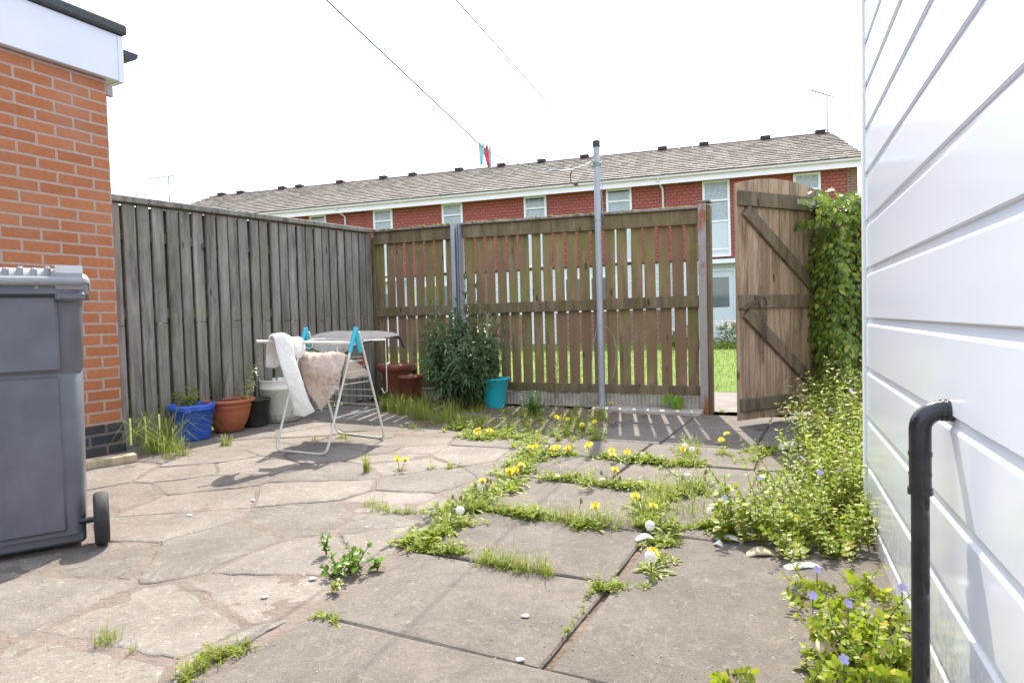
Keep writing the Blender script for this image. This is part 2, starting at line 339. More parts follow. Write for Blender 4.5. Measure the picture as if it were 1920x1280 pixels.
M['weed'] = leafmat('weed_leaf', (.17, .24, .014), (.30, .35, .035), .5, .55)
M['dand'] = leafmat('dandelion_leaf', (.15, .22, .014), (.26, .32, .03), .5, .5)
M['grass'] = leafmat('grass_blade', (.17, .24, .025), (.32, .36, .06), .45, .5, (.35, .28, .1))
M['grass_dark'] = leafmat('long_grass_blade', (.09, .15, .018), (.20, .25, .04), .45, .5, (.3, .26, .1))
M['lawnblade'] = leafmat('lawn_blade', (.13, .20, .025), (.19, .26, .04), .45, .5)
M['vinca'] = leafmat('periwinkle_leaf', (.17, .26, .015), (.34, .40, .035), .5, .5, (.48, .42, .08))
M['pale_leaf'] = leafmat('variegated_leaf', (.16, .2, .03), (.42, .42, .14), .4, .4)
M['maple'] = leafmat('bright_leaf', (.12, .24, .01), (.16, .3, .02), .5, .4)
M['stem'] = simple('green_stem', (.10, .10, .03), (.14, .09, .04), 20, .7)
M['twig'] = simple('dry_twig', (.30, .19, .11), (.18, .11, .06), 20, .85)
M['dandstem'] = simple('flower_stalk', (.18, .2, .06), (.22, .16, .07), 30, .6)
M['yellow'] = simple('yellow_petals', (.80, .56, .008), (.85, .66, .03), 60, .7)
m = N('seed_fluff'); m.col((.8, .78, .74)).set(rough=1).translucent(.4); M['fluff'] = m.m
M['violet'] = simple('violet_petals', (.40, .34, .66), (.5, .44, .74), 40, .7)
M['whitepetal'] = simple('white_petals', (.75, .72, .66), (.8, .6, .55), 40, .7)
M['moss'] = simple('moss', (.14, .13, .02), (.26, .22, .05), 90, .95, .01, 150)
M['litter'] = simple('white_plastic_shard', (.72, .71, .68), (.6, .56, .5), 9, .5)
M['dryleaf'] = simple('dead_leaf', (.06, .035, .02), (.14, .08, .04), 40, .9)

# ------------------------------------------------------------------ ground
def clip(poly, a, b, c):                               # keep a*x+b*y<=c
    out = []
    for i in range(len(poly)):
        p, q = poly[i], poly[(i+1) % len(poly)]; dp = a*p[0]+b*p[1]-c; dq = a*q[0]+b*q[1]-c
        if dp <= 0: out.append(p)
        if dp*dq < 0: t = dp/(dp-dq); out.append((p[0]+t*(q[0]-p[0]), p[1]+t*(q[1]-p[1])))
    return out
def inset(poly, g):
    A = sum(poly[i][0]*poly[(i+1) % len(poly)][1]-poly[(i+1) % len(poly)][0]*poly[i][1] for i in range(len(poly)))
    if A < 0: poly = poly[::-1]
    out = poly
    for i in range(len(poly)):
        p, q = poly[i], poly[(i+1) % len(poly)]; dx, dy = q[0]-p[0], q[1]-p[1]; L = math.hypot(dx, dy)
        if L < 1e-6: continue
        a, b = dy/L, -dx/L
        out = clip(out, a, b, a*p[0]+b*p[1]-g)
        if len(out) < 3: return []
    return out
def rough_ring(poly, step, amp, seed):
    out = []
    for i in range(len(poly)):
        p, q = poly[i], poly[(i+1) % len(poly)]; L = math.hypot(q[0]-p[0], q[1]-p[1])
        if L < .012: continue
        n = max(1, int(L/step))
        for k in range(n):
            t = k/n; x = p[0]+t*(q[0]-p[0]); y = p[1]+t*(q[1]-p[1])
            nx = noise.noise(Vector((x*9, y*9, seed)))*amp + noise.noise(Vector((x*40, y*40, seed)))*amp*.5
            ny = noise.noise(Vector((x*9+50, y*9, seed)))*amp + noise.noise(Vector((x*40+50, y*40, seed)))*amp*.5
            out.append((x+nx, y+ny))
    return out
def add_slab(mb, sh, poly, seed, depth=.045, amp=.004, tilt=.004, step=.05, cham=.007):
    ring = rough_ring(poly, step, amp, seed)
    if len(ring) < 3: return
    cx = sum(p[0] for p in ring)/len(ring); cy = sum(p[1] for p in ring)/len(ring)
    rr = random.Random(seed); tx, ty, z0 = rr.uniform(-tilt, tilt), rr.uniform(-tilt, tilt), rr.uniform(-tilt, tilt)*.8
    zt = lambda x, y: z0 + tx*(x-cx)*2 + ty*(y-cy)*2 + .0016*noise.noise(Vector((x*6, y*6, 3.)))
    n = len(ring); vs = []
    for x, y in ring: vs.append((x, y, -depth))
    for x, y in ring: vs.append((x, y, zt(x, y)-cham))
    for x, y in ring:
        dx, dy = cx-x, cy-y; L = math.hypot(dx, dy); X, Y = x+dx/L*cham, y+dy/L*cham; vs.append((X, Y, zt(X, Y)-.0015))
    for x, y in ring:
        dx, dy = cx-x, cy-y; L = math.hypot(dx, dy); k = min(cham*3.2, L*.5); X, Y = x+dx/L*k, y+dy/L*k; vs.append((X, Y, zt(X, Y)))
    fs = []
    for r in range(3): fs += [(r*n+k, r*n+(k+1) % n, (r+1)*n+(k+1) % n, (r+1)*n+k) for k in range(n)]
    fs.append(tuple(3*n+k for k in range(n)))
    mb.add([yd(x, y, z) for x, y, z in vs], fs); s = rr.random(); sh += [s]*len(vs)
def build_slabs(name, polys, mat, label, **k):
    mb = MB(); sh = []
    for i, p in enumerate(polys): add_slab(mb, sh, p, i+11, **k)
    me_o = mb.build(name, mat); a = me_o.data.attributes.new('shade', 'FLOAT', 'POINT'); a.data.foreach_set('value', sh)
    return tag(me_o, label, None, None, 'structure')
rowsY = [-1.4, -.3, .28, .83, 1.405, 1.955, 2.47, 3.10, 3.69, 4.22, 4.86, 5.62]
colsX = [-1.405, -.64, .10, .9]
big = []
jr = random.Random(5)
J = {}
def jit(i, j, a=.012):
    if (i, j) not in J: J[(i, j)] = (jr.uniform(-a, a), jr.uniform(-a, a))
    return J[(i, j)]
for j in range(len(rowsY)-1):
    y0, y1 = rowsY[j], rowsY[j+1]
    xs = list(colsX)
    if j <= 3: xs = [-1.385, -.50, .22, .9]
    if j == 7 or j == 8: xs = [-1.50, -.98, -.28, .5, 1.3]
    if j >= 6: xs = [x - .03*(j-5) for x in xs]
    if j >= 9: xs = [-1.60, -1.02, -.42, .3, 1.1]
    if j in (4, 5): xs = [-1.405, -.635]
    if j == 4: big.append([(-.621, y0+.007), (.22, y0+.006), (.215, rowsY[6]-.009), (-.618, rowsY[6]-.008)])
    for i in range(len(xs)-1):
        g = .007 if j < 5 else .009
        p = [(xs[i]+g, y0+g), (xs[i+1]-g, y0+g), (xs[i+1]-g, y1-g), (xs[i]+g, y1-g)]
        big.append([(x+jr.uniform(-.005, .005), y+jr.uniform(-.005, .005)) for x, y in p])
build_slabs('concrete_slab_paving', big, M['slab'], 'large brown-grey rectangular concrete slabs with weeds in their joints', amp=.0025, tilt=.0035)
# crazy paving left of the slabs
seeds = []; sr = random.Random(21)
yy = -1.6; row = 0
while yy < 5.9:
    xx = -5.0 + (row % 2)*.27
    while xx < -1.1:
        seeds.append((xx+sr.uniform(-.19, .19), yy+sr.uniform(-.15, .15))); xx += sr.uniform(.34, .60)
    yy += .34; row += 1
crazy = []
for i, (sx, sy) in enumerate(seeds):
    poly = [(-4.57, -1.8), (-1.42, -1.8), (-1.42, 5.15), (-4.57, 5.15)]
    for k, (tx, ty) in enumerate(seeds):
        if k == i or abs(tx-sx) > 1.4 or abs(ty-sy) > 1.3: continue
        a, b = tx-sx, (ty-sy)*1.0; c_ = a*(tx+sx)/2 + b*(ty+sy)/2; poly = clip(poly, a, b, c_)
        if len(poly) < 3: break
    # right-hand limit
    if len(poly) >= 3 and sy > 1.0: poly = clip(poly, 1, .07, -1.425 + .07*1.4)
    if len(poly) >= 3 and sy < 1.405 + .3 and sy > -2: poly = clip(poly, 1, 0, -1.42)
    if len(poly) >= 3: poly = clip(poly, .75, 1, 2.95)      # bed corner at the back
    if len(poly) < 3: continue
    poly = inset(poly, sr.choice((.003, .005, .010, .016, .022)))
    if len(poly) >= 3: crazy.append(poly)
build_slabs('crazy_paving', crazy, M['crazy'], 'irregular pale crazy paving set in pinkish mortar', amp=.014, tilt=.0035, step=.03, cham=.005)
def sheet(name, pts, z, mat, label, kind='structure'):
    mb = MB().add([yd(x, y, z) for x, y in pts], [tuple(range(len(pts)))]); return tag(mb.build(name, mat), label, None, None, kind)
def bumpy(name, x0, x1, y0, y1, n, amp, z, mat, label):
    mb = MB(); vs = []; fs = []; ny = max(2, int(n*(y1-y0)/(x1-x0)))
    for j in range(ny+1):
        for i in range(n+1):
            x = x0+(x1-x0)*i/n; y = y0+(y1-y0)*j/ny; e = min(i, n-i, j, ny-j)
            vs.append(yd(x, y, z + (amp*(noise.noise(Vector((x*7, y*7, 0))) + .5*noise.noise(Vector((x*23, y*23, 0)))) if e > 0 else -.01)))
    for j in range(ny):
        for i in range(n): a = j*(n+1)+i; fs.append((a, a+1, a+n+2, a+n+1))
    mb.add(vs, fs, True); return tag(mb.build(name, mat), label, None, None, 'structure')
bumpy('mortar_bed', -4.6, -1.36, -2, 5.6, 110, .004, -.0038, M['mortar'], 'pinkish mortar between the crazy paving')
bumpy('joint_soil', -1.40, 1.6, -2, 5.7, 80, .006, -.015, M['soil'], 'soil in the joints of the concrete slabs')
bumpy('flower_bed_soil', -3.2, -1.60, 4.30, 5.66, 60, .028, .0, M['soil'], 'dark weedy soil along the foot of the back fence')
# everything beyond
mb = MB().add([(-90, -40, -.06), (90, -40, -.06), (90, 160, -.06), (-90, 160, -.06)], [(0, 1, 2, 3)]); tag(mb.build('ground', M['path']), 'open ground around the houses', None, None, 'structure')
sheet('lawn', [(-24, 7.25), (12, 7.25), (12, 30), (-24, 30)], 0., M['lawn'], 'bright green mown lawn between the fence and the houses')
sheet('path', [(-40, 5.80), (16, 5.80), (16, 7.25), (-40, 7.25)], -.002, M['path'], 'grey concrete path running past the open gate')
sheet('neighbour_ground', [(-30, -8), (-4.62, -8), (-4.62, 5.8), (-30, 5.8)], -.004, M['lawn'], 'grass on the other side of the side fence')
sheet('bank_soil', [(-.45, 2.6), (.1, 2.6), (2.5, 3.2), (2.5, 5.8), (-.3, 5.8), (-.25, 4)], -.012, M['soil'], 'soil under the plants beside the shed')
k = MB(); k.box(-1.95, -.98, 5.50, 5.70, -.04, .028, bev=.008); o = k.build('kerb', M['concrete']); o.rotation_euler = (0, 0, YA); tag(o, 'pale concrete kerb along the foot of the back fence', None, None, 'structure')

# ------------------------------------------------------------------ brick building on the left
bb = empty('brick_building', yd(-4.43, 2.77), YA, 'orange brick flat-roofed outbuilding with white fascia beside the side fence', 'building')
MB().box(-4, 0, -6, 0, .21, 2.56).build('wall', M['brick'], bb)
MB().box(-4, .012, -6, .012, -.03, .135).box(-4, .006, -6, .006, .135, .2095).build('plinth', M['blue_brick'], bb)
MB().box(-4, .05, -6, .09, 2.565, 2.88, bev=.004).box(-4, .056, .060, .096, 2.56, 2.874).build('fascia', M['fascia'], bb)
MB().box(-4, .085, -6, .115, 2.885, 2.955, bev=.012).build('roof', M['felt'], bb)
g = MB(); pr = []
for k in range(9): a = PI + PI*k/8; pr.append((.155 + .06*math.cos(a), 2.80 + .06*math.sin(a)))
vs = [(x, y, z) for x in (-3.9, .04) for (y, z) in pr]; n = 9
g.add(vs, [(k, k+1, n+k+1, n+k) for k in range(8)] + [tuple(n+k for k in range(9))], False); g.add([(x, y*.99, z+.004) for x, y, z in vs], [(n+k, n+k+1, k+1, k) for k in range(8)])
g.build('gutter', M['gutter_black'], bb)
MB().box(-.03, .0, .004, .05, 2.46, 2.53, bev=.006).build('bracket', M['zinc'], bb)

# ------------------------------------------------------------------ side fence
FX = -4.57
sf = empty('side_fence', yd(FX, 2.80), YA, 'tall weathered grey-brown board fence running from the brick wall to the corner', 'fence')
nb = 26; pitch = 2.93/nb; fr = random.Random(3)
for i in range(nb):
    y0 = .006 + i*pitch + fr.uniform(-.006, .006); w = .088 + fr.uniform(-.004, .005); top = 1.755 + .003*i; zb = .0+fr.uniform(-.01, .02)
    b = MB(); dx = fr.uniform(-.004, .004); yc = y0+w/2
    lean = Matrix.Translation((dx, yc, .9)) @ Matrix.Rotation(fr.uniform(-.004, .004), 4, 'X')
    tw = Matrix.Rotation(fr.uniform(-.05, .05), 4, 'Z')
    if i % 3 == 0 or i in (14,):
        zs = .885 + fr.uniform(-.01, .02)
        b.box(.006, .026, -w/2, w/2, zs+.004-.9, top-.9, lean @ tw, bev=.003); b.box(.006+fr.uniform(-.003, .004), .027, -w/2+fr.uniform(-.006, .006), w/2, zb-.9, zs-.9, lean @ tw, bev=.003)
    else: b.box(.006, .026, -w/2, w/2, zb-.9, top-.9, lean @ tw, bev=.003)
    b.build('slat', M['wood_side'], sf)
for i in range(nb+1):
    y0 = -.055 + i*pitch + fr.uniform(-.010, .010) + .031*(2.8+i*pitch)/4.57; b = MB(); w = .094 if i > 4 else .086
    b.box(-.052, -.034, y0+.004, min(y0+w, 2.93), .03 + (.17 if i < 5 else 0), 1.75+.003*i, bev=.002); b.build('slat', M['wood_side'], sf)
for z in (.28, .93, 1.5): MB().box(-.033, .0045, .0, 2.93, z, z+.075).build('rail', M['wood_rail'], sf)
c = MB(); L0 = 0
for a, b_ in ((0, .84), (.843, 2.0), (2.003, 2.93)): c.box(-.065, .062, a, b_, 0, .045, Matrix.Translation((0, 0, 1.762)) @ Matrix.Rotation(.0275, 4, 'X'), bev=.005)
c.build('cap_rail', M['wood_cap'], sf)

# ------------------------------------------------------------------ back fence
BY = 5.735
def back_panel(x0, x1, nsl, z_top, label, seed, mossy):
    r = random.Random(seed); L = x1-x0
    f = empty('back_fence_panel', yd(x0, BY), YA, label, 'fence panel', 'panels of the back fence')
    sl = (z_top[1]-z_top[0])/L; Mx = Matrix.Rotation(-math.atan(sl), 4, 'Y'); pt = L/nsl
    for lo in (0, 1):
        for i in range(nsl):
            w = pt - r.uniform(.022, .033); xx = i*pt + r.uniform(.002, .012) + lo*r.uniform(0, .012); zt = z_top[0]+sl*xx
            b = MB(); T = Matrix.Translation((xx+w/2, 0, .95)) @ Matrix.Rotation(r.uniform(-.004, .004), 4, 'Y')
            z0, z1 = ((.955, zt-.03), (.13+r.uniform(-.01, .01), .985-.03))[lo]
            b.box(-w/2, w/2, .036, .050, z0-.95, z1-.95-.004, T, bev=.002); b.build('slat', M['wood_back'], f)
    T = Matrix.Translation((0, 0, z_top[0])) @ Mx
    MB().box(0, L, -.004, .034, -.155, -.026, T, bev=.004).build('top_rail', M['wood_rail'], f)
    MB().box(0, L, -.004, .034, .915, 1.02, bev=.004).build('middle_rail', M['wood_rail'], f)
    MB().box(0, L, -.004, .034, .135, .225, bev=.004).build('bottom_rail', M['wood_rail'], f)
    MB().box(-.01, L+.005, -.035, .075, -.024, 0, T, bev=.004).build('cap_rail', M['wood_cap'], f)
    # corrugated board at the foot
    g = MB(); n = int(L/.0125); vs = []
    for k in range(n+1):
        x = L*k/n; y = .012 + .007*math.cos(k*PI/1.5)
        vs += [(x, y, .0), (x, y, .132)]
    g.add(vs, [(2*k, 2*k+2, 2*k+3, 2*k+1) for k in range(n)]); g.build('gravel_board', M['concrete'], f)
    # moss on the cap
    mo = MB(); nm = int(mossy*L)
    for k in range(nm):
        x = r.uniform(.02, L-.02) ; y = r.uniform(-.03, .06); s = r.uniform(.006, .02)
        if noise.noise(Vector((x*4, seed, 0))) < -.12: continue
        p = T @ Vector((x, y, 0))
        vs = [p + Vector((s*1.4*math.cos(a), s*1.1*math.sin(a), -.002)) for a in (0, 1.05, 2.1, 3.14, 4.2, 5.2)] + [p + Vector((s*.7*math.cos(a+.4), s*.6*math.sin(a+.4), s*.55)) for a in (0, 1.05, 2.1, 3.14, 4.2, 5.2)]
        mo.add(vs, [(i, (i+1) % 6, 6+(i+1) % 6, 6+i) for i in range(6)] + [tuple(range(6, 12))], True)
    if nm: tag(mo.build('moss', M['moss'], f), kind='stuff')
    return f
back_panel(-4.53, -3.50, 8, (1.87, 1.855), 'narrow slatted back fence panel between the corner and the grey metal post', 4, 150)
back_panel(-3.385, -1.01, 19, (1.855, 1.79), 'wide slatted back fence panel between the grey metal post and the rusty end post', 5, 170)
p = empty('fence_post', yd(-3.445, BY-.01), YA, 'grey channelled steel post dividing the back fence', 'post')
s = MB(); s.box(-.052, -.045, -.045, .045, -.02, 1.85); s.box(.045, .052, -.045, .045, -.02, 1.85); s.box(-.045, .045, -.012, -.004, -.02, 1.85); s.box(.018, .024, -.04, -.013, -.02, 1.85); s.box(-.0445, -.0, -.052, -.0455, -.02, 1.85)
s.build('channel', M['steel'], p); MB().tube([(-.01, -.075, .98), (-.01, -.05, .98)], .012).tube([(-.01, -.066, .7), (-.01, -.066, .97)], .006).build('bolt', M['rust'], p)
p = empty('end_post', yd(-.975, BY), YA, 'rust-stained pale square post closing the back fence beside the gateway', 'post')
MB().box(-.034, .034, -.05, .03, -.03, 1.81, bev=.006).build('shaft', M['rust_post'], p)
MB().box(.036, .066, -.03, .07, -.02, 1.79, bev=.003).build('jamb_board', M['wood_rail'], p)
MB().box(-.04, .07, -.055, .075, 1.812, 1.825, bev=.003).build('cap', M['wood_cap'], p)

p = empty('corner_post', yd(-4.60, 5.79), YA, 'dark square timber post in the corner where the two fences meet', 'post'); MB().box(-.055, .075, -.055, .03, 0, 1.80, bev=.005).build('shaft', M['wood_rail'], p)

# ------------------------------------------------------------------ gate, standing open
GF = Vector((1.70, 4.81, 0)); GH = Vector((2.52, 5.235, 0)); gd = (GH-GF); GL = gd.length; ga = math.atan2(gd.y, gd.x)
gate = empty('garden_gate', GF, ga, 'open arched wooden gate with diagonal braces and a hanging chain', 'gate')
ngb = 8; r = random.Random(9)
ztop = lambda x: 1.825 + .062*(1-((x/GL-.5)/.5)**2)
for i in range(ngb):
    x0 = i*GL/ngb+.0008; x1 = (i+1)*GL/ngb-.0028; b = MB(); n = 4
    vs = [(x0, 0, .042), (x1, 0, .042)] + [(x1+(x0-x1)*k/n, 0, ztop(x1+(x0-x1)*k/n)) for k in range(n+1)]
    m_ = len(vs); vv = vs + [(x, .019, z) for x, y, z in vs]
    b.add(vv, [tuple(range(m_)), tuple(range(m_, 2*m_))[::-1]] + [(k, m_+k, m_+(k+1) % m_, (k+1) % m_) for k in range(m_)])
    b.build('board', M['wood_gate'], gate)
for z0, z1 in ((1.655, 1.765), (.89, .99), (.115, .205)): MB().box(.012, GL-.01, -.034, -.0005, z0, z1, bev=.003).build('rail', M['wood_gaterail'], gate)
def brace(xa, za, xb, zb, w=.095):
    a = Vector((xa, 0, za)); b = Vector((xb, 0, zb)); d = (b-a); ang = -math.atan2(d.z, d.x)
    T = Matrix.Translation(a) @ Matrix.Rotation(ang, 4, 'Y'); o = MB().box(0, d.length, -.0315, -.0008, -w/2, w/2, T, bev=.003); o.build('brace', M['wood_gaterail'], gate)
brace(.075, 1.63, GL-.06, 1.03); brace(.07, .86, GL-.08, .25)
MB().box(GL-.30, GL+.04, -.040, -.0345, 1.695, 1.735, bev=.002).tube([(GL-.25, -.046, 1.715), (GL-.25, -.034, 1.715)], .007).build('hinge', M['zinc'], gate)
MB().box(GL-.30, GL+.04, -.040, -.0345, .14, .18, bev=.002).tube([(GL-.25, -.046, .16), (GL-.25, -.034, .16)], .007).build('hinge', M['zinc'], gate)
ring = [( .22+.042*math.cos(a), -.045, .93+.042*math.sin(a)) for a in [2*PI*k/20 for k in range(21)]]
MB().tube(ring, .0055, 6).build('ring_handle', M['rust'], gate)
MB().box(-.01, .16, -.052, -.036, -.012, .012, Matrix.Translation((.02, 0, .885)) @ Matrix.Rotation(-.42, 4, 'Y'), bev=.003).box(.14, .20, -.042, -.034, .9, .985, bev=.002).build('latch', M['rust'], gate)
ch = MB()
for s_ in (0, 1):
    z = .86; k = 0; L = 14 if s_ == 0 else 8
    while k < L:
        x = .215+s_*.032+.004*math.sin(k); w = .0075; pts = []
        for a in range(9):
            t = 2*PI*a/8; dx = w*math.cos(t); dz = .018*math.sin(t); pts.append((x+(dx if k % 2 == 0 else 0), -.045+(0 if k % 2 == 0 else dx), z-.018+dz))
        ch.tube(pts, .0024, 5, caps=False); z -= .028; k += 1
ch.build('chain', M['rust'], gate)

# ------------------------------------------------------------------ clothes pole, line and pegs
PB = at(1129, 752, 5.9); PB.z = .0
PT = at(1118, 274, 5.9)
pole = empty('clothes_pole', (PB.x, PB.y, 0), 0, 'tall grey steel clothes pole standing in front of the back fence', 'pole')
H = PT.z; lx = PT.x-PB.x
MB().tube([(0, 0, -.03), (lx*.55, 0, H*.55), (lx, 0, H)], [.031, .031, .029], 16).build('shaft', M['steel'], pole)
MB().tube([(lx, 0, H-.012), (lx, 0, H+.045)], .034, 16).build('cap', M['vent_black'], pole)
c = MB(); c.tube([(lx*.93-.05, -.012, H*.93-.02), (lx*.93-.03, -.03, H*.925), (lx*.93+.03, -.032, H*.93+.01), (lx*.93+.05, -.01, H*.93+.03)], .005, 6)
for q in range(3): zz = H*(.925+.006*q); c.tube([(lx*.93+.034*math.cos(a), .034*math.sin(a), zz+.004*math.sin(a*2)) for a in [2*PI*k/16 for k in range(17)]], .0035, 5)
zz = H*.72; c.tube([(lx*.8+.035*math.cos(a), .035*math.sin(a), zz) for a in [2*PI*k/16 for k in range(17)]], .003, 5)
c.tube([(lx*.9+.035, -.02, H*.92), (lx*.9+.05, -.02, H*.87), (lx*.85+.036, -.02, H*.82), (lx*.8+.045, -.02, H*.73)], .003, 5)
c.tube([(lx*.93-.02, 0, H*.96), (lx*.95-.13, .0, H+.0), (lx*.95-.16, 0, H+.03)], .0025, 5)
c.build('cord_lashing', M['line'], pole)
c = MB(); c.tube([(.0-.035, -.02, .75), (-.07, -.03, .62), (-.09, -.03, .45), (-.10, -.03, .3), (-.09, -.03, .22)], .0025, 5)
c.tube([(.0, -.03, .77), (.05, -.04, .76), (.11, -.05, .68), (.135, -.05, .55), (.12, -.05, .4), (.10, -.05, .3)], .0025, 5); c.build('cord_loop', M['line'], pole)
def cable(pts, r, n=6, sub=6):
    P = [Vector(p) for p in pts]; out = []
    for i in range(len(P)-1):
        p0 = P[max(i-1, 0)]; p1 = P[i]; p2 = P[i+1]; p3 = P[min(i+2, len(P)-1)]
        for k in range(sub):
            t = k/sub; out.append(.5*((2*p1)+(-p0+p2)*t+(2*p0-5*p1+4*p2-p3)*t*t+(-p0+3*p1-3*p2+p3)*t*t*t))
    out.append(P[-1]); return MB().tube(out, r, n)
LP = at(905, 276, 4.25)
a0 = at(612, 0, 2.75); back = a0 + (a0-LP).normalized()*3.0
o = cable([back, a0, (a0+LP)/2, LP], .0042, sub=1); ln = [LP, at(940, 296, 4.5), at(1000, 315, 5.0), at(1060, 319, 5.4), at(1095, 310, 5.7), at(1113, 300, 5.88)]
o2 = cable(ln, .004); o.add(o2.v, o2.f, True); o = o.build('washing_line', M['line']); tag(o, 'slack green-white washing line with pegs, tied to the clothes pole', 'washing line', 'washing lines from the clothes pole')
b0 = at(1112, 288, 5.88); b1 = at(855, 0, 3.1); o = cable([b0, b1, b1+(b1-b0)*.9], .0034, sub=2).build('washing_line', M['line']); tag(o, 'thin taut washing line without pegs, rising from the clothes pole', 'washing line', 'washing lines from the clothes pole')
def peg(p, rot, mat, label, lean):
    e = empty('clothes_peg', p, rot, label, 'peg', 'pegs on the washing line')
    for s_ in (-1, 1):
        T = Matrix.Rotation(s_*.09+lean, 4, 'Y'); MB().box(-.0085+s_*.010, .0085+s_*.010, -.008, .008, -.115, .03, T, bev=.004).build('jaw', mat, e)
    MB().tube([(.014*math.cos(a), .008*math.sin(a), -.02) for a in [2*PI*k/12 for k in range(13)]], .0015, 5).build('spring', M['zinc'], e)
peg(LP+Vector((-.008, 0, .0)), .3, M['mint_plastic'], 'pale blue clothes peg hanging leftmost on the line', .03)
peg(LP+Vector((.018, .03, -.01)), .1, M['red_plastic'], 'red clothes peg between the pale blue ones', -.16)
peg(LP+Vector((.036, .06, -.012)), .4, M['mint_plastic'], 'pale blue clothes peg hanging to the right of the red one', -.06)
hk = at(1072, 320, 5.45); o = MB().tube([hk, hk+Vector((-.012, 0, -.05)), hk+Vector((-.008, 0, -.105)), hk+Vector((.02, 0, -.118)), hk+Vector((.04, 0, -.11))], .0045, 6); o.box(.02, .05, -.01, .01, -.128, -.108, Matrix.Translation(hk), bev=.003)
tag(o.build('line_hook', M['rust']), 'small dark hook hanging from the slack part of the washing line', 'hook')
p = at(1622, 360, 6.4); e = empty('capped_pole', (p.x, p.y, 0), 0, 'thin white pole with a black cap rising behind the ivy beside the shed', 'pole')
tz = at(1622, 272, 6.4).z; MB().tube([(0, 0, 0), (0, 0, tz)], .022, 12).build('shaft', M['pvc'], e); MB().tube([(0, 0, tz-.02), (0, 0, tz+.03)], .036, 12).build('cap', M['vent_black'], e)

# ------------------------------------------------------------------ shed with white cladding on the right
A_ = Vector((1.39, 2.49, 0)); sd = Vector((-.379, -.925, 0)).normalized(); sang = math.atan2(sd.y, sd.x)
shed = empty('shed', A_, sang, 'shed clad in glossy white horizontal shiplap boards', 'shed')
# local x runs towards the viewer along the wall, local -y is the yard side
zs = [-.10, .092, .274, .452, .64, .827, 1.015, 1.198, 1.378, 1.545, 1.708, 1.868, 2.03, 2.2, 2.37, 2.54, 2.7, 2.87, 3.04, 3.2]
pts = []
for z0, z1 in zip(zs, zs[1:]):
    pts += [(-.0115, z0), (-.0135, z0+.003), (-.0135, z1-.030), (-.0118, z1-.0265), (-.0075, z1-.021), (-.0065, z1-.014), (-.0062, z1-.0005)]
mb = MB(); vs = []; LEN = 5.2; nseg = 40; m_ = len(pts)
for k in range(nseg+1):
    x = LEN*(k/nseg)**1.3
    for y, z in pts: vs.append((x, y + .0007*noise.noise(Vector((x*1.3, z*1.6, 5))), z))
mb.add(vs, [(k*m_+j, k*m_+j+1, (k+1)*m_+j+1, (k+1)*m_+j) for k in range(nseg) for j in range(m_-1)], False)
mb.build('cladding', M['cladding'], shed)
MB().box(-.022, .028, -.021, 1.2, -.08, 3.3, bev=.003).build('corner_trim', M['pvc'], shed)
MB().box(.0, LEN, .002, 2.4, -.05, 3.2).build('wall', M['pvc'], shed)
dp = empty('drain_pipe', Vector((.838, 1.314, -.02)), sang, 'black plastic waste pipe bending out of the white shed wall', 'pipe')
el = [(0, 0, .575)] + [(0, .04-.04*math.cos(a), .63+.04*math.sin(a)) for a in [PI/2*k/8 for k in range(9)]] 
wy = .067
MB().tube([(0, 0, -.03), (0, 0, .575)], .017, 24).build('downpipe', M['drain'], dp)
MB().tube([(0, 0, .50)] + el + [(0, wy, .67)], .0205, 24).tube([(0, 0, .495), (0, 0, .508)], .0232, 24).tube([(0, 0, .535), (0, 0, .54)], .0215, 24).tube([(0, 0, .575), (0, 0, .583)], .0222, 24).tube([(0, .036, .67), (0, .042, .67)], .0225, 24).build('elbow', M['drain'], dp)
MB().tube([(0, wy-.022, .67), (0, wy-.004, .67)], .023, 24).build('collar', M['drain'], dp)
g = MB(); vs = []; ri = .023
for k in range(40):
    a = 2*PI*k/40; ro = .030 + .006*noise.noise(Vector((math.cos(a)*2.5, math.sin(a)*2.5, 1)))
    vs += [(ri*math.cos(a), wy-.006, .67+ri*math.sin(a)), (ro*math.cos(a), wy-.0015, .67+ro*math.sin(a))]
g.add(vs, [(2*k, (2*k+2) % 80, (2*k+3) % 80, 2*k+1) for k in range(40)]); g.build('sealant', M['grime'], dp)

# ------------------------------------------------------------------ wheelie bin
bn = empty('wheelie_bin', Vector((-1.70, 2.50, 0)), .58, 'grey two-wheeled refuse bin standing against the left edge, its handle side facing the yard', 'bin')
bn.scale = (1.02, 1.02, 1.045)
# local origin: right-hand bottom corner of the wheel side; x to the right, y away from the viewer
def rrect(x0, x1, y0, y1, r, z, n=5):
    out = []
    for cx, cy, a0 in ((x1-r, y0+r, -PI/2), (x1-r, y1-r, 0), (x0+r, y1-r, PI/2), (x0+r, y0+r, PI)):
        for k in range(n+1): a = a0 + PI/2*k/n; out.append((cx+r*math.cos(a), cy+r*math.sin(a), z))
    return out
def loft(mb, rings, cap=True):
    n = len(rings[0]); vs = [p for rg in rings for p in rg]
    mb.add(vs, [(i*n+k, i*n+(k+1) % n, (i+1)*n+(k+1) % n, (i+1)*n+k) for i in range(len(rings)-1) for k in range(n)], True)
    if cap: mb.add(rings[0], [tuple(range(n))[::-1]]); mb.add(rings[-1], [tuple(range(n))])
b = MB(); W = .56
prof = [(.06, .000, .04), (.065, -.0, .042), (.30, .004, .045), (.655, .010, .05), (.658, .007, .05), (.664, .007, .05), (.667, .012, .05), (.93, .019, .055), (.955, .02, .055)]
loft(b, [rrect(-W-e, e, -e*.3, .58+e*2.2, r_, z) for z, e, r_ in prof])
loft(b, [rrect(-W-.045, .045, -.045, .66, .06, z) for z in (.955, .958, .99, .994)])
b.box(-W+.055, -.055, -.024, .03, .672, .948, bev=.008).box(-W+.058, -.058, -.010, .03, .075, .655, bev=.008)
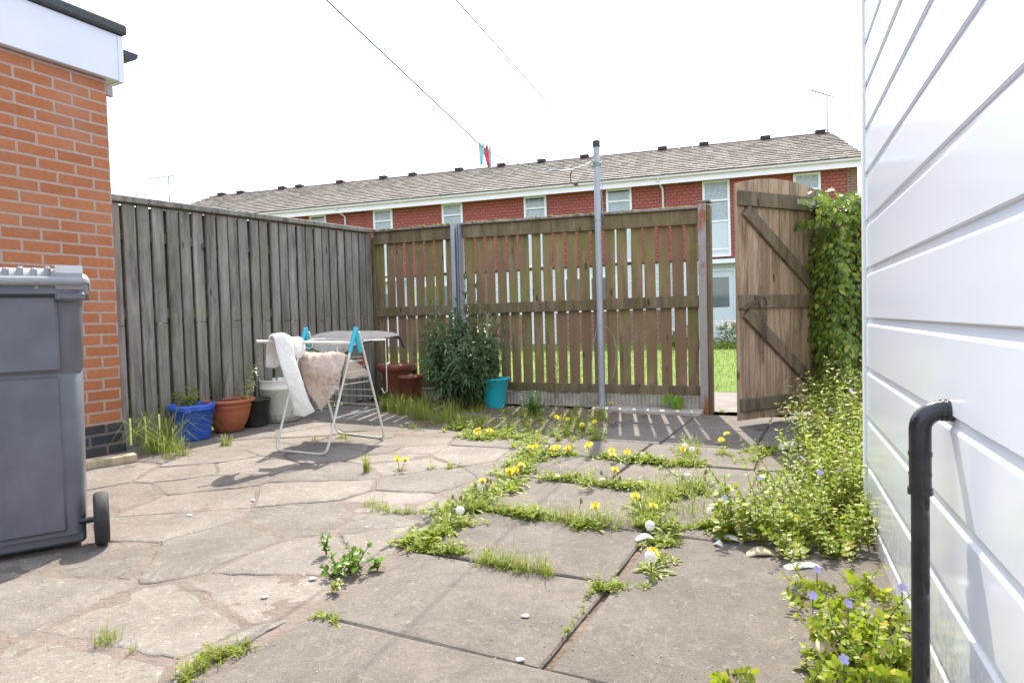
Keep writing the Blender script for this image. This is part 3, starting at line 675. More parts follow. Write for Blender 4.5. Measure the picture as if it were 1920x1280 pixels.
b.box(-W+.0, 0, .015, .5, .02, .07, bev=.01)
b.box(-.06, .035, -.05, .0, .93, .962, bev=.008)
b.build('body', M['bin'], bn)
l = MB()
loft(l, [rrect(-W-.05, .05, -.03, .67, .05, .996), rrect(-W-.052, .052, -.035, .675, .055, 1.01), rrect(-W-.04, .04, -.02, .66, .06, 1.03), rrect(-W+.0, -.0, .03, .6, .07, 1.05), rrect(-W+.05, -.05, .1, .53, .07, 1.058)])
for k in range(13): x = -W+.02+k*.041; l.box(x, x+.02, -.03, .03, 1.01, 1.05 + .004*(k % 2), bev=.006)
hp = [(-.055, y, z) for y, z in ((.06, 1.0), (.05, 1.045), (.02, 1.062), (-.03, 1.060), (-.058, 1.03), (-.064, .995), (-.05, .97), (-.02, .985), (.0, 1.0))]
vs = [(x, y, z) for x in (-.055, .03) for _, y, z in hp]; n = len(hp)
l.add(vs, [(k, (k+1) % n, n+(k+1) % n, n+k) for k in range(n)] + [tuple(range(n)), tuple(range(n, 2*n))[::-1]], False)
l.build('lid', M['bin_lid'], bn)
MB().tube([(-W-.03, -.052, 1.0), (.028, -.052, 1.0)], .017, 14).box(-.12, -.105, -.05, .0, .97, 1.01, bev=.004).box(-W+.1, -W+.115, -.05, .0, .97, 1.01, bev=.004).build('handle', M['bin_lid'], bn)
MB().tube([(-W-.03, .015, .10), (.05, .015, .10)], .011, 12).build('axle', M['drain'], bn)
for sx in (.052, -W-.052):
    w = MB(); prf = [(.03, -.02), (.075, -.02), (.082, -.026), (.094, -.024), (.10, -.014), (.10, .014), (.094, .024), (.082, .026), (.075, .02), (.03, .02)]
    w.lathe(prf, 36, Matrix.Translation((sx, .015, .10)) @ Matrix.Rotation(PI/2, 4, 'Y')); w.build('wheel', M['rubber'], bn)
    MB().tube([(sx-.018, .015, .1), (sx+.018, .015, .1)], .04, 20).build('hub', M['rubber'], bn)
# moulded badge: a ring and a small square panel
bd = MB(); bx = -.265
bd.tube([(bx+.028*math.cos(a), -.003, .74+.028*math.sin(a)) for a in [2*PI*k/24 for k in range(25)]], .004, 6)
bd.box(bx-.045, bx+.045, -.004, .004, .80, .805).box(bx-.045, bx+.045, -.004, .004, .895, .90).box(bx-.045, bx-.04, -.004, .004, .80, .90).box(bx+.04, bx+.045, -.004, .004, .80, .90)
for k in range(3): bd.box(bx-.03+k*.024, bx-.018+k*.024, -.004, .004, .815+.01*(k % 2), .885)
bd.build('badge', M['bin'], bn)

t = empty('timber_offcut', gp(198, 872), YA+1.25, 'pale offcut of sawn timber lying at the foot of the brick wall', 'timber')
MB().box(-.15, .17, -.04, .04, .0, .05, Matrix.Rotation(.05, 4, 'X'), bev=.003).build('plank', M['wood_pale'], t)

# ------------------------------------------------------------------ tubs and pots
def ring_prof(rb, rt, h, rim=.012, rimh=.02, th=.004):
    return [(0, .002), (rb*.97, .002), (rb, .008), (rt, h-rimh), (rt+rim, h-rimh+.002), (rt+rim, h-.002), (rt+rim-.003, h), (rt+rim*.3, h), (rt-th, h-.004), (rt*.985-th, h*.86)]
def pot(name, loc, rb, rt, h, mat, label, cat, soil=None, rz=0, rim=.012, rimh=.02, group=None, prof=None):
    e = empty(name, loc, rz, label, cat, group)
    b = MB().lathe(prof or ring_prof(rb, rt, h, rim, rimh), 40); b.lathe([(rt*.98-.005, h*.86), (rb*.97, .01), (0, .008)], 40); b.build('body', mat, e)
    if soil is not None:
        s = MB(); n = 24; vs = [(0, 0, soil+.01)]
        for q in range(1, 5):
            rr = (rb + (rt-rb)*soil/h)*.965*q/4
            for k in range(n): a = 2*PI*k/n; vs.append((rr*math.cos(a), rr*math.sin(a), soil + .012*noise.noise(Vector((a, q, h))) + .004))
        fs = [(0, 1+k, 1+(k+1) % n) for k in range(n)] + [(1+q*n+k, 1+(q+1)*n+k, 1+(q+1)*n+(k+1) % n, 1+q*n+(k+1) % n) for q in range(3) for k in range(n)]
        s.add(vs, fs, True).build('soil', M['potsoil'], e)
    return e
def sprig(stem, leaf, base, direction, L, nleaf, leafL, leafW, r, curve=.2, droop=.3, opp=False, sr=.0025, jitter=.3, start=.15, fold=.25):
    d = direction.normalized(); side = d.orthogonal().normalized(); side.rotate(Matrix.Rotation(r.uniform(0, 2*PI), 3, d)); P = []; n = 6
    for k in range(n+1):
        t = k/n; P.append(base + d*(L*t) + side*(curve*L*t*t*.6) - Vector((0, 0, 1))*(curve*L*t*t*.25))
    if stem is not None: stem.tube(P, [sr*(1-.7*k/n) for k in range(n+1)], 5, caps=False)
    a = r.uniform(0, 6.28)
    for k in range(nleaf):
        t = start + (1-start)*(k+.5)/nleaf; f = t*n; i = min(int(f), n-1); p = P[i].lerp(P[i+1], f-i); tan = (P[i+1]-P[i]).normalized()
        o = tan.orthogonal().normalized()
        for w in ((0, PI) if opp else (0,)):
            q = o.copy(); q.rotate(Matrix.Rotation(a+w+r.uniform(-jitter, jitter), 3, tan))
            dd = (q + tan*r.uniform(.3, .9)).normalized(); s = r.uniform(.7, 1.15)*(1-.35*t)
            leaf.leaf(p, dd, tan, leafL*s, leafW*s, fold, droop*r.uniform(.5, 1.4))
        a += PI/2 if opp else 2.4
    return P[-1]
r = random.Random(31)
# blue bucket
e = pot('blue_bucket', gp(362, 822), .125, .155, .27, M['blue_plastic'], 'blue plastic bucket planted with a young leafy shrub', 'bucket', .21, .3, .010, .035)
h_ = MB(); h_.tube([(.165*math.cos(a), .165*math.sin(a)-.0, .235 - .10*math.sin(max(0, min(PI, (a+.4)))) ) for a in [-1.9+1.95*k/14 for k in range(15)]], .005, 6).box(-.02, .02, -.175, -.155, .215, .265, bev=.006).build('handle', M['blue_plastic'], e)
def potted(name, loc, z, specs, label, group='plants growing in the pots', leafmat='weed', stemmat='stem'):
    e = empty(name, loc, 0, label, 'plant', group); st = MB(); lf = MB()
    for (dx, dy, dz, L, n, ll, lw, opp) in specs: sprig(st, lf, Vector((r.uniform(-.05, .05), r.uniform(-.05, .05), z)), Vector((dx, dy, dz)), L, n, ll, lw, r, .25, .35, opp)
    st.build('stem', M[stemmat], e); lf.build('leaves', M[leafmat], e); return e
potted('potted_shrub', gp(362, 822), .21, [(.4*math.cos(a), .4*math.sin(a), 1, L, 13, .085, .03, False) for a, L in ((0, .20), (1., .16), (2.2, .22), (3.3, .15), (4.3, .2), (5.2, .12), (.5, .12))], 'leafy young shrub growing in the blue bucket')
tprof = [(0, .002), (.10, .002), (.105, .01), (.115, .03), (.145, .09), (.165, .16), (.172, .20), (.178, .205), (.178, .212), (.172, .216), (.172, .23), (.195, .238), (.205, .245), (.205, .262), (.196, .268), (.17, .262), (.165, .24)]
e = pot('terracotta_pot', gp(430, 808), .11, .17, .268, M['terracotta'], 'orange terracotta-coloured pot with a wide rim between the blue bucket and the black pot', 'pot', .225, prof=tprof)
potted('potted_sapling', gp(430, 808)+Vector((.05, 0, 0)), .22, [(.55, -.1, .8, .36, 16, .068, .034, False), (.35, .1, 1, .42, 20, .068, .034, False), (.7, -.2, .6, .28, 10, .05, .024, False), (.1, .2, 1, .3, 12, .05, .024, False), (.5, .2, .9, .38, 14, .05, .026, False)], 'pale variegated shrub leaning out of the terracotta-coloured pot', leafmat='pale_leaf', stemmat='twig')
potted('potted_rosemary', gp(430, 808)+Vector((-.07, .03, 0)), .22, [(-.1+.2*math.cos(a), .2*math.sin(a), 1, L, 26, .03, .004, False) for a, L in ((0, .3), (1, .36), (2, .33), (3, .28), (4.2, .4), (5.2, .32), (.6, .42), (2.6, .25))], 'thin needle-leaved herb at the back of the terracotta-coloured pot', leafmat='shrub')
e = pot('black_pot', gp(480, 798), .095, .118, .235, M['black_pot'], 'black plastic plant pot between the terracotta-coloured pot and the white tub', 'pot', .205, rim=.008, rimh=.016)
potted('potted_seedling', gp(480, 798), .2, [(.8, .1, .5, .2, 6, .05, .02, False), (.4, -.3, .9, .13, 5, .04, .018, False), (-.5, -.2, .8, .12, 5, .045, .018, False), (.2, .4, .8, .12, 5, .04, .018, False)], 'small dark seedling growing in the black pot', leafmat='shrub')
e = empty('white_tub', gp(528, 788), 0, 'tall white plastic tub with a grubby base behind the airer', 'tub')
MB().lathe([(0, .002), (.158, .002), (.163, .01), (.172, .29), (.176, .292), (.176, .30), (.172, .302), (.174, .36), (.178, .366), (.178, .372), (.172, .374), (.168, .37), (.165, .30), (.155, .02), (0, .015)], 44).build('body', M['white_tub'], e)
# brown pots by the corner
bp_ = [(0, .002), (.125, .002), (.13, .01), (.155, .20), (.16, .205), (.165, .24), (.185, .25), (.205, .262), (.215, .285), (.213, .305), (.2, .312), (.185, .308), (.165, .28), (.155, .24)]
P1 = gp(745, 748); e = pot('brown_pot', P1+Vector((.03, -.12, 0)), .13, .17, .40, M['brown_pot'], 'tall red-brown pot with a rolled rim standing by the fence corner', 'pot', .33, prof=[(rr, z*1.3) for rr, z in bp_], group='brown pots by the fence corner')
pot('brown_pot', gp(772, 758)+Vector((.0, -.0, 0)), .10, .125, .30, M['brown_pot'], 'shorter red-brown pot half hidden behind the long grass', 'pot', .27, rim=.008, rimh=.03, group='brown pots by the fence corner')
pot('small_black_pot', gp(672, 750), .07, .085, .09, M['black_pot'], 'low black pot lying under the side fence behind the airer', 'pot', .07, rim=.006, rimh=.012, group='low black pots near the corner')
pot('small_black_pot', gp(727, 752), .075, .095, .13, M['black_pot'], 'low black pot left of the tall red-brown pot', 'pot', .1, rim=.006, rimh=.012, group='low black pots near the corner')
tl = gp(928, 764); e = pot('turquoise_bucket', tl, .095, .145, .29, M['bucket_teal'], 'bright turquoise plastic bucket standing beside the big shrub', 'bucket', None, 0, .01, .012)

# ------------------------------------------------------------------ clothes airer
N1, N2, F1, F2 = gp(517, 846), gp(612, 855), gp(632, 813), gp(722, 824)
ax = (N2-N1).normalized(); T1 = (N1+F1)/2; T2 = (N2+F2)/2
z1 = .86; T1 = at(571, 622, T1.y+.02); T2 = at(665, 622, T2.y+.02)
air = empty('clothes_airer', ((N1.x+F2.x)/2, (N1.y+F2.y)/2, 0), 0, 'white folding clothes airer with turquoise hinges, hung with bath mats', 'clothes airer')
O = air.location.copy()
def ushape(mb, A, B, TA, TB, r=.0085):
    rad = .055; a_ = (TA-A).normalized(); b_ = (TB-B).normalized(); c_ = (B-A).normalized(); up = Vector((0, 0, r)); A = A+up; B = B+up
    pA = [A + a_*rad*(1-t)**2 + c_*rad*t*t for t in (0, .25, .5, .75, 1)]; pB = [B - c_*rad*(1-t)**2 + b_*rad*t*t for t in (0, .25, .5, .75, 1)]
    mb.tube([p-O for p in [TA]+pA+pB+[TB]], r, 10)
f = MB(); ushape(f, N1, N2, T1, T2); f.build('near_leg_frame', M['white_coat'], air)
f = MB(); s_ = (F2-F1).normalized()*.0; off = Vector((.02, .03, 0)); ushape(f, F1, F2, T1+off, T2+off); f.build('far_leg_frame', M['white_coat'], air)
for T, A, B in ((T1, N1, F1), (T2, N2, F2)):
    h_ = MB(); top = T - O + Vector((.005, .01, .018))
    for q in (A, B+off*0):
        d = (q-T).normalized(); w = Vector((0, 0, 0)); h_.tube([top, T-O+d*.06, T-O+d*.15], [.016, .0155, .0125], 10)
    h_.box(top.x-.014, top.x+.014, top.y-.014, top.y+.014, top.z-.012, top.z+.014, bev=.005)
    h_.build('hinge', M['teal_plastic'], air)
# side bar reaching out to the left
E = at(481, 640, 4.02); E2 = at(660, 643, T2.y-.02)
f = MB(); f.tube([E-O, E2-O], [.0095, .0095], 10).build('wing_bar', M['white_coat'], air)
# wing to the right, under the grey mat
wd = Vector((.62, .52, 0)).normalized(); Wn = T2+Vector((.04, .09, -.065)); We = Wn+wd*.17; Wf = T1+Vector((.02, .07, -.06)); Wfe = Wf+wd*.34
f = MB(); f.tube([Wn-O, We-O, Wfe-O, Wf-O], .006, 8)
for t in (.3, .65): f.tube([Wn.lerp(We, t)-O, Wf.lerp(Wfe, t)-O], .003, 6)
lp = We-O; f.tube([lp, lp+Vector((.0, 0, -.2)), lp+Vector((.0, 0, -.37)), lp+Vector((-.02, 0, -.385)), lp+Vector((-.04, 0, -.35))], .0035, 6)
f.build('wing', M['white_coat'], air)
# rungs strung between the legs
f = MB()
for t in (.22, .30, .40, .52, .58, .66):
    a_ = T2.lerp(F2, t)-O; b_ = T1.lerp(F1, t)-O; f.tube([a_, a_.lerp(b_, .5)-Vector((0, 0, .006)), b_], .0026, 6)
for t in (.25, .34, .44, .7): a_ = T2.lerp(N2, t)-O; c_ = T2.lerp(F2, t)-O; f.tube([a_, c_], .0028, 6)
a_ = T1.lerp(N1, .18)-O; f.tube([a_, a_+Vector((0.12, 0, -.02)), T2.lerp(N2, .2)-O], .003, 6)
hx = at(632, 650, T2.y-.1)-O; f.tube([hx, hx+Vector((0, 0, -.36))], .004, 6)
f.tube([T1-O+Vector((.03+.03*math.cos(a), -.01, -.09+.03*math.sin(a))) for a in [2*PI*k/16 for k in range(17)]], .003, 6)
f.build('rungs', M['white_coat'], air)
# mats: sheets given thickness
def mat_sheet(name, grid, th, mat, label, cat, group, fuzz=.006, fr_=40, edge=None, lump=0, hair=0, hl=.012):
    nu, nv = len(grid), len(grid[0]); o0 = grid[0][0].copy(); vs = []; nr = []
    for i in range(nu):
        for j in range(nv):
            du = grid[min(i+1, nu-1)][j]-grid[max(i-1, 0)][j]; dv = grid[i][min(j+1, nv-1)]-grid[i][max(j-1, 0)]; n = du.cross(dv)
            nr.append(n.normalized() if n.length > 1e-9 else Vector((0, 0, 1)))
    for s_ in (1, -1):
        for i in range(nu):
            for j in range(nv):
                p = grid[i][j]; n = nr[i*nv+j]; e_ = min(i, nu-1-i, j, nv-1-j); k_ = min(1, .35+e_*.4)
                q = p-o0; vs.append(q + n*s_*(th*.5*k_) + n*(fuzz*noise.noise(p*fr_) + lump*noise.noise(p*11)))
    fs = []; m_ = nu*nv
    for i in range(nu-1):
        for j in range(nv-1): a = i*nv+j; fs += [(a, a+nv, a+nv+1, a+1), (m_+a+1, m_+a+nv+1, m_+a+nv, m_+a)]
    bd = [(i, 0) for i in range(nu)] + [(nu-1, j) for j in range(1, nv)] + [(i, nv-1) for i in range(nu-2, -1, -1)] + [(0, j) for j in range(nv-2, 0, -1)]
    ids = [i*nv+j for i, j in bd]
    for k in range(len(ids)): a, b = ids[k], ids[(k+1) % len(ids)]; fs.append((a, b, m_+b, m_+a))
    e = empty(name, o0, 0, label, cat, group); pm = MB().add(vs, fs, True); rr = random.Random(nu*nv)
    for _ in range(hair):
        f_ = rr.choice(fs[:-len(ids)]); p = Vector(vs[f_[0]]).lerp(Vector(vs[f_[2]]), rr.random()).lerp(Vector(vs[f_[rr.choice((1, 3))]]), rr.random()*.5)
        n = (Vector(vs[f_[1]])-Vector(vs[f_[0]])).cross(Vector(vs[f_[3]])-Vector(vs[f_[0]])).normalized(); d = n + Vector((rr.uniform(-.9, .9), rr.uniform(-.9, .9), rr.uniform(-1.2, .3))); w = d.orthogonal().normalized()*.0022
        pm.add([p-w, p+w, p+d.normalized()*hl*rr.uniform(.6, 1.2)], [(0, 1, 2)], True)
    o = pm.build('pile', mat, e)
    if edge: MB().tube([grid[i][j]-o0 for i, j in bd+[bd[0]]], edge[0], 6).build('binding', edge[1], e)
    return e
def spline(pts, n):
    P = [Vector(p) for p in pts]; out = []
    for k in range(n+1):
        f = k/n*(len(P)-1); i = min(int(f), len(P)-2); t = f-i; p0 = P[max(i-1, 0)]; p1 = P[i]; p2 = P[i+1]; p3 = P[min(i+2, len(P)-1)]
        out.append(.5*((2*p1)+(-p0+p2)*t+(2*p0-5*p1+4*p2-p3)*t*t+(-p0+3*p1-3*p2+p3)*t*t*t))
    return out
def surf(rails, nu, nv):
    R = [spline(q, nu) for q in rails]; return [spline([R[k][i] for k in range(len(R))], nv) for i in range(nu+1)]
db = 4.05
# ivory bath mat over the side bar: short flap on the left, long tail to the lower right
mat_sheet('ivory_bath_mat', surf([
    [at(499, 688, 4.12), at(499, 660, 4.13), at(503, 636, 4.1), at(512, 632, 4.04), at(520, 665, 3.99), at(532, 705, 3.97), at(545, 745, 3.98), at(552, 776, 4.0)],
    [at(513, 690, 4.15), at(514, 660, 4.16), at(520, 634, 4.13), at(530, 630, 4.06), at(538, 668, 4.02), at(550, 710, 4.0), at(562, 748, 4.0), at(570, 780, 4.02)],
    [at(524, 684, 4.2), at(527, 660, 4.2), at(536, 637, 4.17), at(546, 634, 4.1), at(553, 672, 4.06), at(566, 712, 4.04), at(577, 745, 4.03), at(590, 770, 4.05)],
    ], 46, 18), .022, M['rug_white'], 'ivory fluffy bath mat with a long tail, slung over the left bar of the airer', 'bath mat', 'bath mats drying on the airer', .006, 45, hair=900, hl=.006)
mat_sheet('ivory_bath_mat', surf([
    [at(534, 640, 4.13), at(540, 637, 4.10), at(545, 648, 4.07), at(548, 664, 4.06)],
    [at(550, 637, 4.2), at(556, 635, 4.17), at(560, 650, 4.14), at(560, 672, 4.12)],
    [at(563, 640, 4.26), at(566, 636, 4.24), at(571, 650, 4.21), at(568, 662, 4.18)]], 16, 14), .022, M['rug_white'], 'short fold of ivory fluffy mat bunched beside the left turquoise hinge', 'bath mat', 'bath mats drying on the airer', .006, 45, hair=300, hl=.006)
mat_sheet('beige_bath_mat', surf([
    [at(561, 664, 4.35), at(563, 666, 4.28), at(567, 700, 4.22), at(578, 735, 4.2), at(603, 770, 4.18)],
    [at(590, 664, 4.35), at(592, 666, 4.27), at(592, 695, 4.2), at(600, 728, 4.22), at(612, 756, 4.18)],
    [at(620, 664, 4.36), at(622, 667, 4.28), at(620, 698, 4.22), at(619, 725, 4.21), at(620, 744, 4.19)],
    [at(644, 666, 4.38), at(648, 669, 4.3), at(640, 695, 4.24), at(636, 715, 4.23), at(630, 728, 4.22)]], 40, 34), .024, M['rug_beige'], 'beige shaggy bath mat hanging in a point from the airer rungs', 'bath mat', 'bath mats drying on the airer', .010, 48, lump=.010, hair=3500, hl=.009)
mat_sheet('tan_bath_mat', surf([
    [at(650, 668, 4.42), at(643, 708, 4.38), at(655, 706, 4.42)], [at(668, 678, 4.5), at(660, 706, 4.45), at(672, 706, 4.5)], [at(682, 690, 4.6), at(678, 704, 4.55), at(688, 702, 4.6)], [at(691, 698, 4.7), at(690, 704, 4.62), at(691, 700, 4.66)]], 14, 18), .012, M['rug_beige'], 'tan mat backing slumped over the lower rungs right of the beige mat', 'bath mat', 'bath mats drying on the airer', .002, 40)
mat_sheet('grey_bath_mat', surf([
    [at(574, 641, 4.75), at(592, 657, 4.62), at(625, 662, 4.52), at(646, 662, 4.5), at(664, 650, 4.46), at(690, 640, 4.5)],
    [at(590, 629, 4.9), at(612, 637, 4.78), at(640, 640, 4.7), at(660, 638, 4.65), at(690, 633, 4.6), at(722, 634, 4.66)],
    [at(612, 624, 5.1), at(640, 626, 5.0), at(668, 626, 4.95), at(695, 625, 4.9), at(722, 625, 4.86), at(744, 630, 4.86)],
    [at(630, 622, 5.2), at(656, 622, 5.15), at(684, 622, 5.12), at(712, 622, 5.06), at(740, 626, 5.0), at(751, 634, 4.94)],
    [at(632, 630, 5.28), at(660, 630, 5.22), at(690, 630, 5.2), at(718, 630, 5.14), at(746, 634, 5.05), at(757, 652, 4.98)]], 34, 30), .014, M['rug_grey'], 'dark grey flecked bath mat spread over the top right wing of the airer', 'bath mat', 'bath mats drying on the airer', .003, 60, edge=(.006, M['rug_edge']))
e = empty('red_peg', at(681, 668, 4.75), 0, 'red plastic peg clipped to the right side of the airer', 'peg'); MB().box(-.012, .0, -.01, .01, -.075, .0, Matrix.Rotation(.12, 4, 'Y'), bev=.004).box(.003, .016, -.01, .01, -.07, .005, Matrix.Rotation(-.1, 4, 'Y'), bev=.004).build('jaw', M['red_plastic'], e)

# ------------------------------------------------------------------ terrace of houses beyond the lawn
TA = math.atan(-.28); tn = math.sqrt(1+.28**2)
terr = empty('terraced_houses', (0, 20.7, -.08), TA, 'long two-storey terrace with red hung tiles, white windows and a grey-brown tiled roof', 'building')
WO = .35; S0, S1 = -14.9, 10.24; EZ, RZ, RO = 4.93, 6.82, 4.2
MB().box(S0, S1, WO+.002, 8.0, 2.53, EZ).build('upper_wall', M['tile_hung'], terr)
MB().box(S0, S1, WO+.06, 7.9, -.1, 2.50).build('lower_wall', M['white_brick'], terr)
MB().box(S0, S1, WO+.03, 8.0, 2.475, 2.528).build('storey_band', M['vent_black'], terr)
MB().box(S1-.28, S1+.004, WO-.006, 8.01, -.1, EZ-.01).build('gable_brick', M['red_brick'], terr)
for a, b_ in ((-13.0, -8.6), (-4.1, -1.2), (-.9, .5), (1.4, 4.7)):
    MB().box(a, b_, WO+.045, WO+.07, -.05, 1.05).build('brick_panel', M['red_brick'], terr)
for a in (-6.3, -1.0, 4.72): MB().box(a, a+.3, WO+.0, WO+.07, -.05, 2.47).build('brick_pier', M['red_brick'], terr)
terr.rotation_euler = (0, -.010, TA)
# roof: stepped courses
lips = MB(); rf = MB(); nc = 15; sr_ = random.Random(2)
for k in range(nc):
    t0, t1 = k/nc, (k+1)/nc; y0, y1 = -.10+(RO+.10)*t0, -.10+(RO+.10)*t1; za, zb = EZ+.12+(RZ-EZ-.12)*t0, EZ+.12+(RZ-EZ-.12)*t1
    nx = 110
    for q in range(nx):
        x0, x1 = S0+(S1+.12-S0)*q/nx, S0+(S1+.12-S0)*(q+1)/nx; dz = sr_.uniform(-.006, .006)
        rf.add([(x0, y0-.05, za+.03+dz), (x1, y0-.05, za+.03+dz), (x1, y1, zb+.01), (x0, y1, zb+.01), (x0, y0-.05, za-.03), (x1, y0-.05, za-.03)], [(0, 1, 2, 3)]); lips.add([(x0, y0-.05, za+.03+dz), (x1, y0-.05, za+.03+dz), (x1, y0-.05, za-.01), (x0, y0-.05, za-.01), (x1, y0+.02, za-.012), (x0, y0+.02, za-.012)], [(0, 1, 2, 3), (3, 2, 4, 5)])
rf.add([(S0, RO, RZ), (S1+.12, RO, RZ), (S1+.12, 8.4, EZ+.1), (S0, 8.4, EZ+.1)], [(0, 1, 2, 3)])
rf.add([(S1+.11, -.1, EZ+.06), (S1+.11, RO, RZ), (S1+.11, 8.4, EZ+.06), (S1+.11, 4, EZ-.0)], [(0, 1, 2, 3)])
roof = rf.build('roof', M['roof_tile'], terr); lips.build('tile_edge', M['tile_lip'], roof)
rg = MB()
x = S0
while x < S1-.3: rg.tube([(x, RO, RZ-.01), (x+.44, RO, RZ-.01+sr_.uniform(-.004, .004))], .085, 8); x += .45
rg.build('ridge', M['ridge'], roof)
for s in (-14.3, -13.3, -11.2, -10.35, -8.4, -6.4, -5.1, -3.1, -1.35, .25, 1.9, 4.75, 6.2, 8.25, 10.0):
    v_ = MB(); v_.box(s-.15, s+.15, RO-.13, RO+.13, RZ+.03, RZ+.12, bev=.02).box(s-.17, s+.17, RO-.15, RO+.15, RZ+.11, RZ+.14, bev=.01); v_.build('ridge_vent', M['vent_black'], roof)
MB().box(S0, S1+.1, .0, .36, EZ-.06, EZ+.02).box(S0, S1+.12, -.02, .01, EZ-.13, EZ+.10, bev=.004).build('fascia', M['cream'], terr)
gt = MB(); gt.tube([(S0, -.075, EZ+.085), (S1+.15, -.075, EZ+.085)], .052, 10)
x = S0+1
while x < S1: gt.tube([(x, -.075, EZ+.085), (x+.05, -.075, EZ+.085)], .058, 10); x += 2.0
gt.build('gutter', M['cream'], terr)
for s in (-11.7, -6.01, 4.86):
    MB().tube([(s-.12, -.07, EZ+.07), (s-.12, -.05, EZ-.03), (s, WO-.05, EZ-.22), (s, WO-.05, 0)], .034, 8).build('downpipe', M['pvc'], terr)
for s in (-10.5, -5.42, 5.61): MB().box(s-.19, s+.19, .05, .3, EZ-.10, EZ-.062, bev=.01).build('soffit_vent', M['vent_black'], terr)
def window(s0, s1, z0, z1, bars, panel_z=None):
    w = MB(); y0, y1 = WO-.045, WO+.02
    w.box(s0, s0+.07, y0, y1, z0, z1, bev=.006).box(s1-.07, s1, y0, y1, z0, z1, bev=.006).box(s0+.07, s1-.07, y0, y1, z1-.07, z1, bev=.006).box(s0+.07, s1-.07, y0, y1, z0, z0+.07, bev=.006)
    for z in bars: w.box(s0+.07, s1-.07, y0+.002, y1, z-.03, z+.03, bev=.005)
    f = w.build('window', M['pvc'], terr)
    lev = sorted([z0+.07]+list(bars)+[z1-.07])
    for a, b_ in zip(lev, lev[1:]):
        if panel_z and b_ <= panel_z+.05: MB().box(s0+.07, s1-.07, y0+.03, y1-.01, a, b_).build('panel', M['panel'], f)
        else:
            MB().add([(s0+.07, y0+.035, a), (s1-.07, y0+.035, a), (s1-.07, y0+.035, b_), (s0+.07, y0+.035, b_)], [(0, 1, 2, 3)]).build('pane', M['pane'], f)
            MB().add([(s0+.07, y0+.0445, a), (s1-.07, y0+.0445, a), (s1-.07, y0+.0445, b_), (s0+.07, y0+.0445, b_)], [(0, 1, 2, 3)]).build('room_shade', M['glass'], f)
            b_ = b_ - (0, .13, .05)[int(abs(s0*7+a*3)) % 3]; cu = MB(); n = 30; vs = []
            for k in range(n+1): x = s0+.07+(s1-s0-.14)*k/n; vs += [(x, y0+.040+.002*math.sin(k*1.9), a), (x, y0+.040+.002*math.sin(k*1.9), b_)]
            cu.add(vs, [(2*k, 2*k+2, 2*k+3, 2*k+1) for k in range(n)], True).build('curtain', M['curtain'], f)
m = N('pane_glass'); m.b.inputs['Base Color'].default_value = (1, 1, 1, 1); m.b.inputs['Transmission Weight'].default_value = 1; m.b.inputs['Roughness'].default_value = .02; m.b.inputs['IOR'].default_value = 1.45; m.b.inputs['Alpha'].default_value = .35; M['pane'] = m.m
for s0, s1 in ((-13.6, -12.9), (-10.6, -9.9), (-7.45, -6.78), (-4.93, -4.2), (-2.38, -1.64), (.47, 1.22), (3.13, 3.92)): window(s0, s1, 2.56, 4.86, (4.46, 3.75), 3.76)
window(6.02, 6.80, 2.56, 4.84, (4.24, 3.62, 2.78), 3.63)
window(8.55, 9.28, 2.9, 4.82, (4.35, 3.7), 3.0)
# doors and ground-floor windows
def door(s):
    f = MB(); f.box(s-.08, s, WO-.02, WO+.05, .1, 2.22).box(s+.72, s+1.0, WO-.02, WO+.05, .1, 2.22).box(s, s+.72, WO-.02, WO+.05, 2.12, 2.22); d = f.build('door_frame', M['panel'], terr)
    p = MB().box(s, s+.72, WO-.005, WO+.045, .12, 2.115, bev=.004); dd = p.build('door', M['panel'], d)
    MB().box(s+.10, s+.60, WO-.012, WO-.0055, 1.05, 1.95).build('pane', M['glass'], d); MB().box(s+.03, s+.14, WO-.05, WO-.03, 1.12, 1.145).build('handle', M['zinc'], d)
    MB().box(s-.2, s+1.1, WO-.30, WO+.04, 2.34, 2.47, bev=.006).build('canopy', M['pvc'], terr)
    MB().box(s-.1, s+1.0, WO-.25, WO+.05, -.05, .09, bev=.01).build('doorstep', M['concrete'], terr)
for s in (6.12, -4.9, -12.0): door(s)
for s0 in (-3.4, 1.7, -8.4, 7.9):
    w = MB(); w.box(s0, s0+1.7, WO+.0, WO+.075, 1.05, 2.2); f = w.build('window', M['pvc'], terr)
    for q in (0, 1): MB().box(s0+.07+q*.82, s0+.82+q*.81, WO-.008, WO-.002, 1.13, 2.12).build('pane', M['glass'], f)
def aerial(loc, hgt, rz, label, n=9, L=.75, tilt=.0):
    e = empty('rooftop_aerial', loc, rz, label, 'aerial', 'television aerials on the terrace roof')
    MB().tube([(0, 0, -.3 if L < 1 else -6.8), (0, 0, hgt)], .022, 6).build('mast', M['aerial_metal'], e)
    a = MB(); a.tube([(-L*.75, 0, hgt+tilt), (L*.3, 0, hgt)], .016, 5)
    for k in range(n): x = -L*.7+L*.95*k/n; z = hgt+tilt*(1-k/n); a.tube([(x, -.10, z), (x, .10, z)], .008, 4); a.tube([(x, 0, z-.09), (x, 0, z+.09)], .008, 4)
    a.build('antenna', M['aerial_metal'], e)
tw = lambda s, o, z: Vector((0, 20.7, 0)) + Matrix.Rotation(TA, 3, 'Z') @ Vector((s, o, 0)) + Vector((0, 0, z))
aerial(tw(10.15, RO, RZ), 1.25, TA+.2, 'thin television aerial on its mast at the right end of the terrace roof', tilt=.28)
aerial(tw(-17.2, RO, RZ), .9, TA-.1, 'faint television aerial on a tall mast rising over the side fence, left of the terrace', L=1.7)

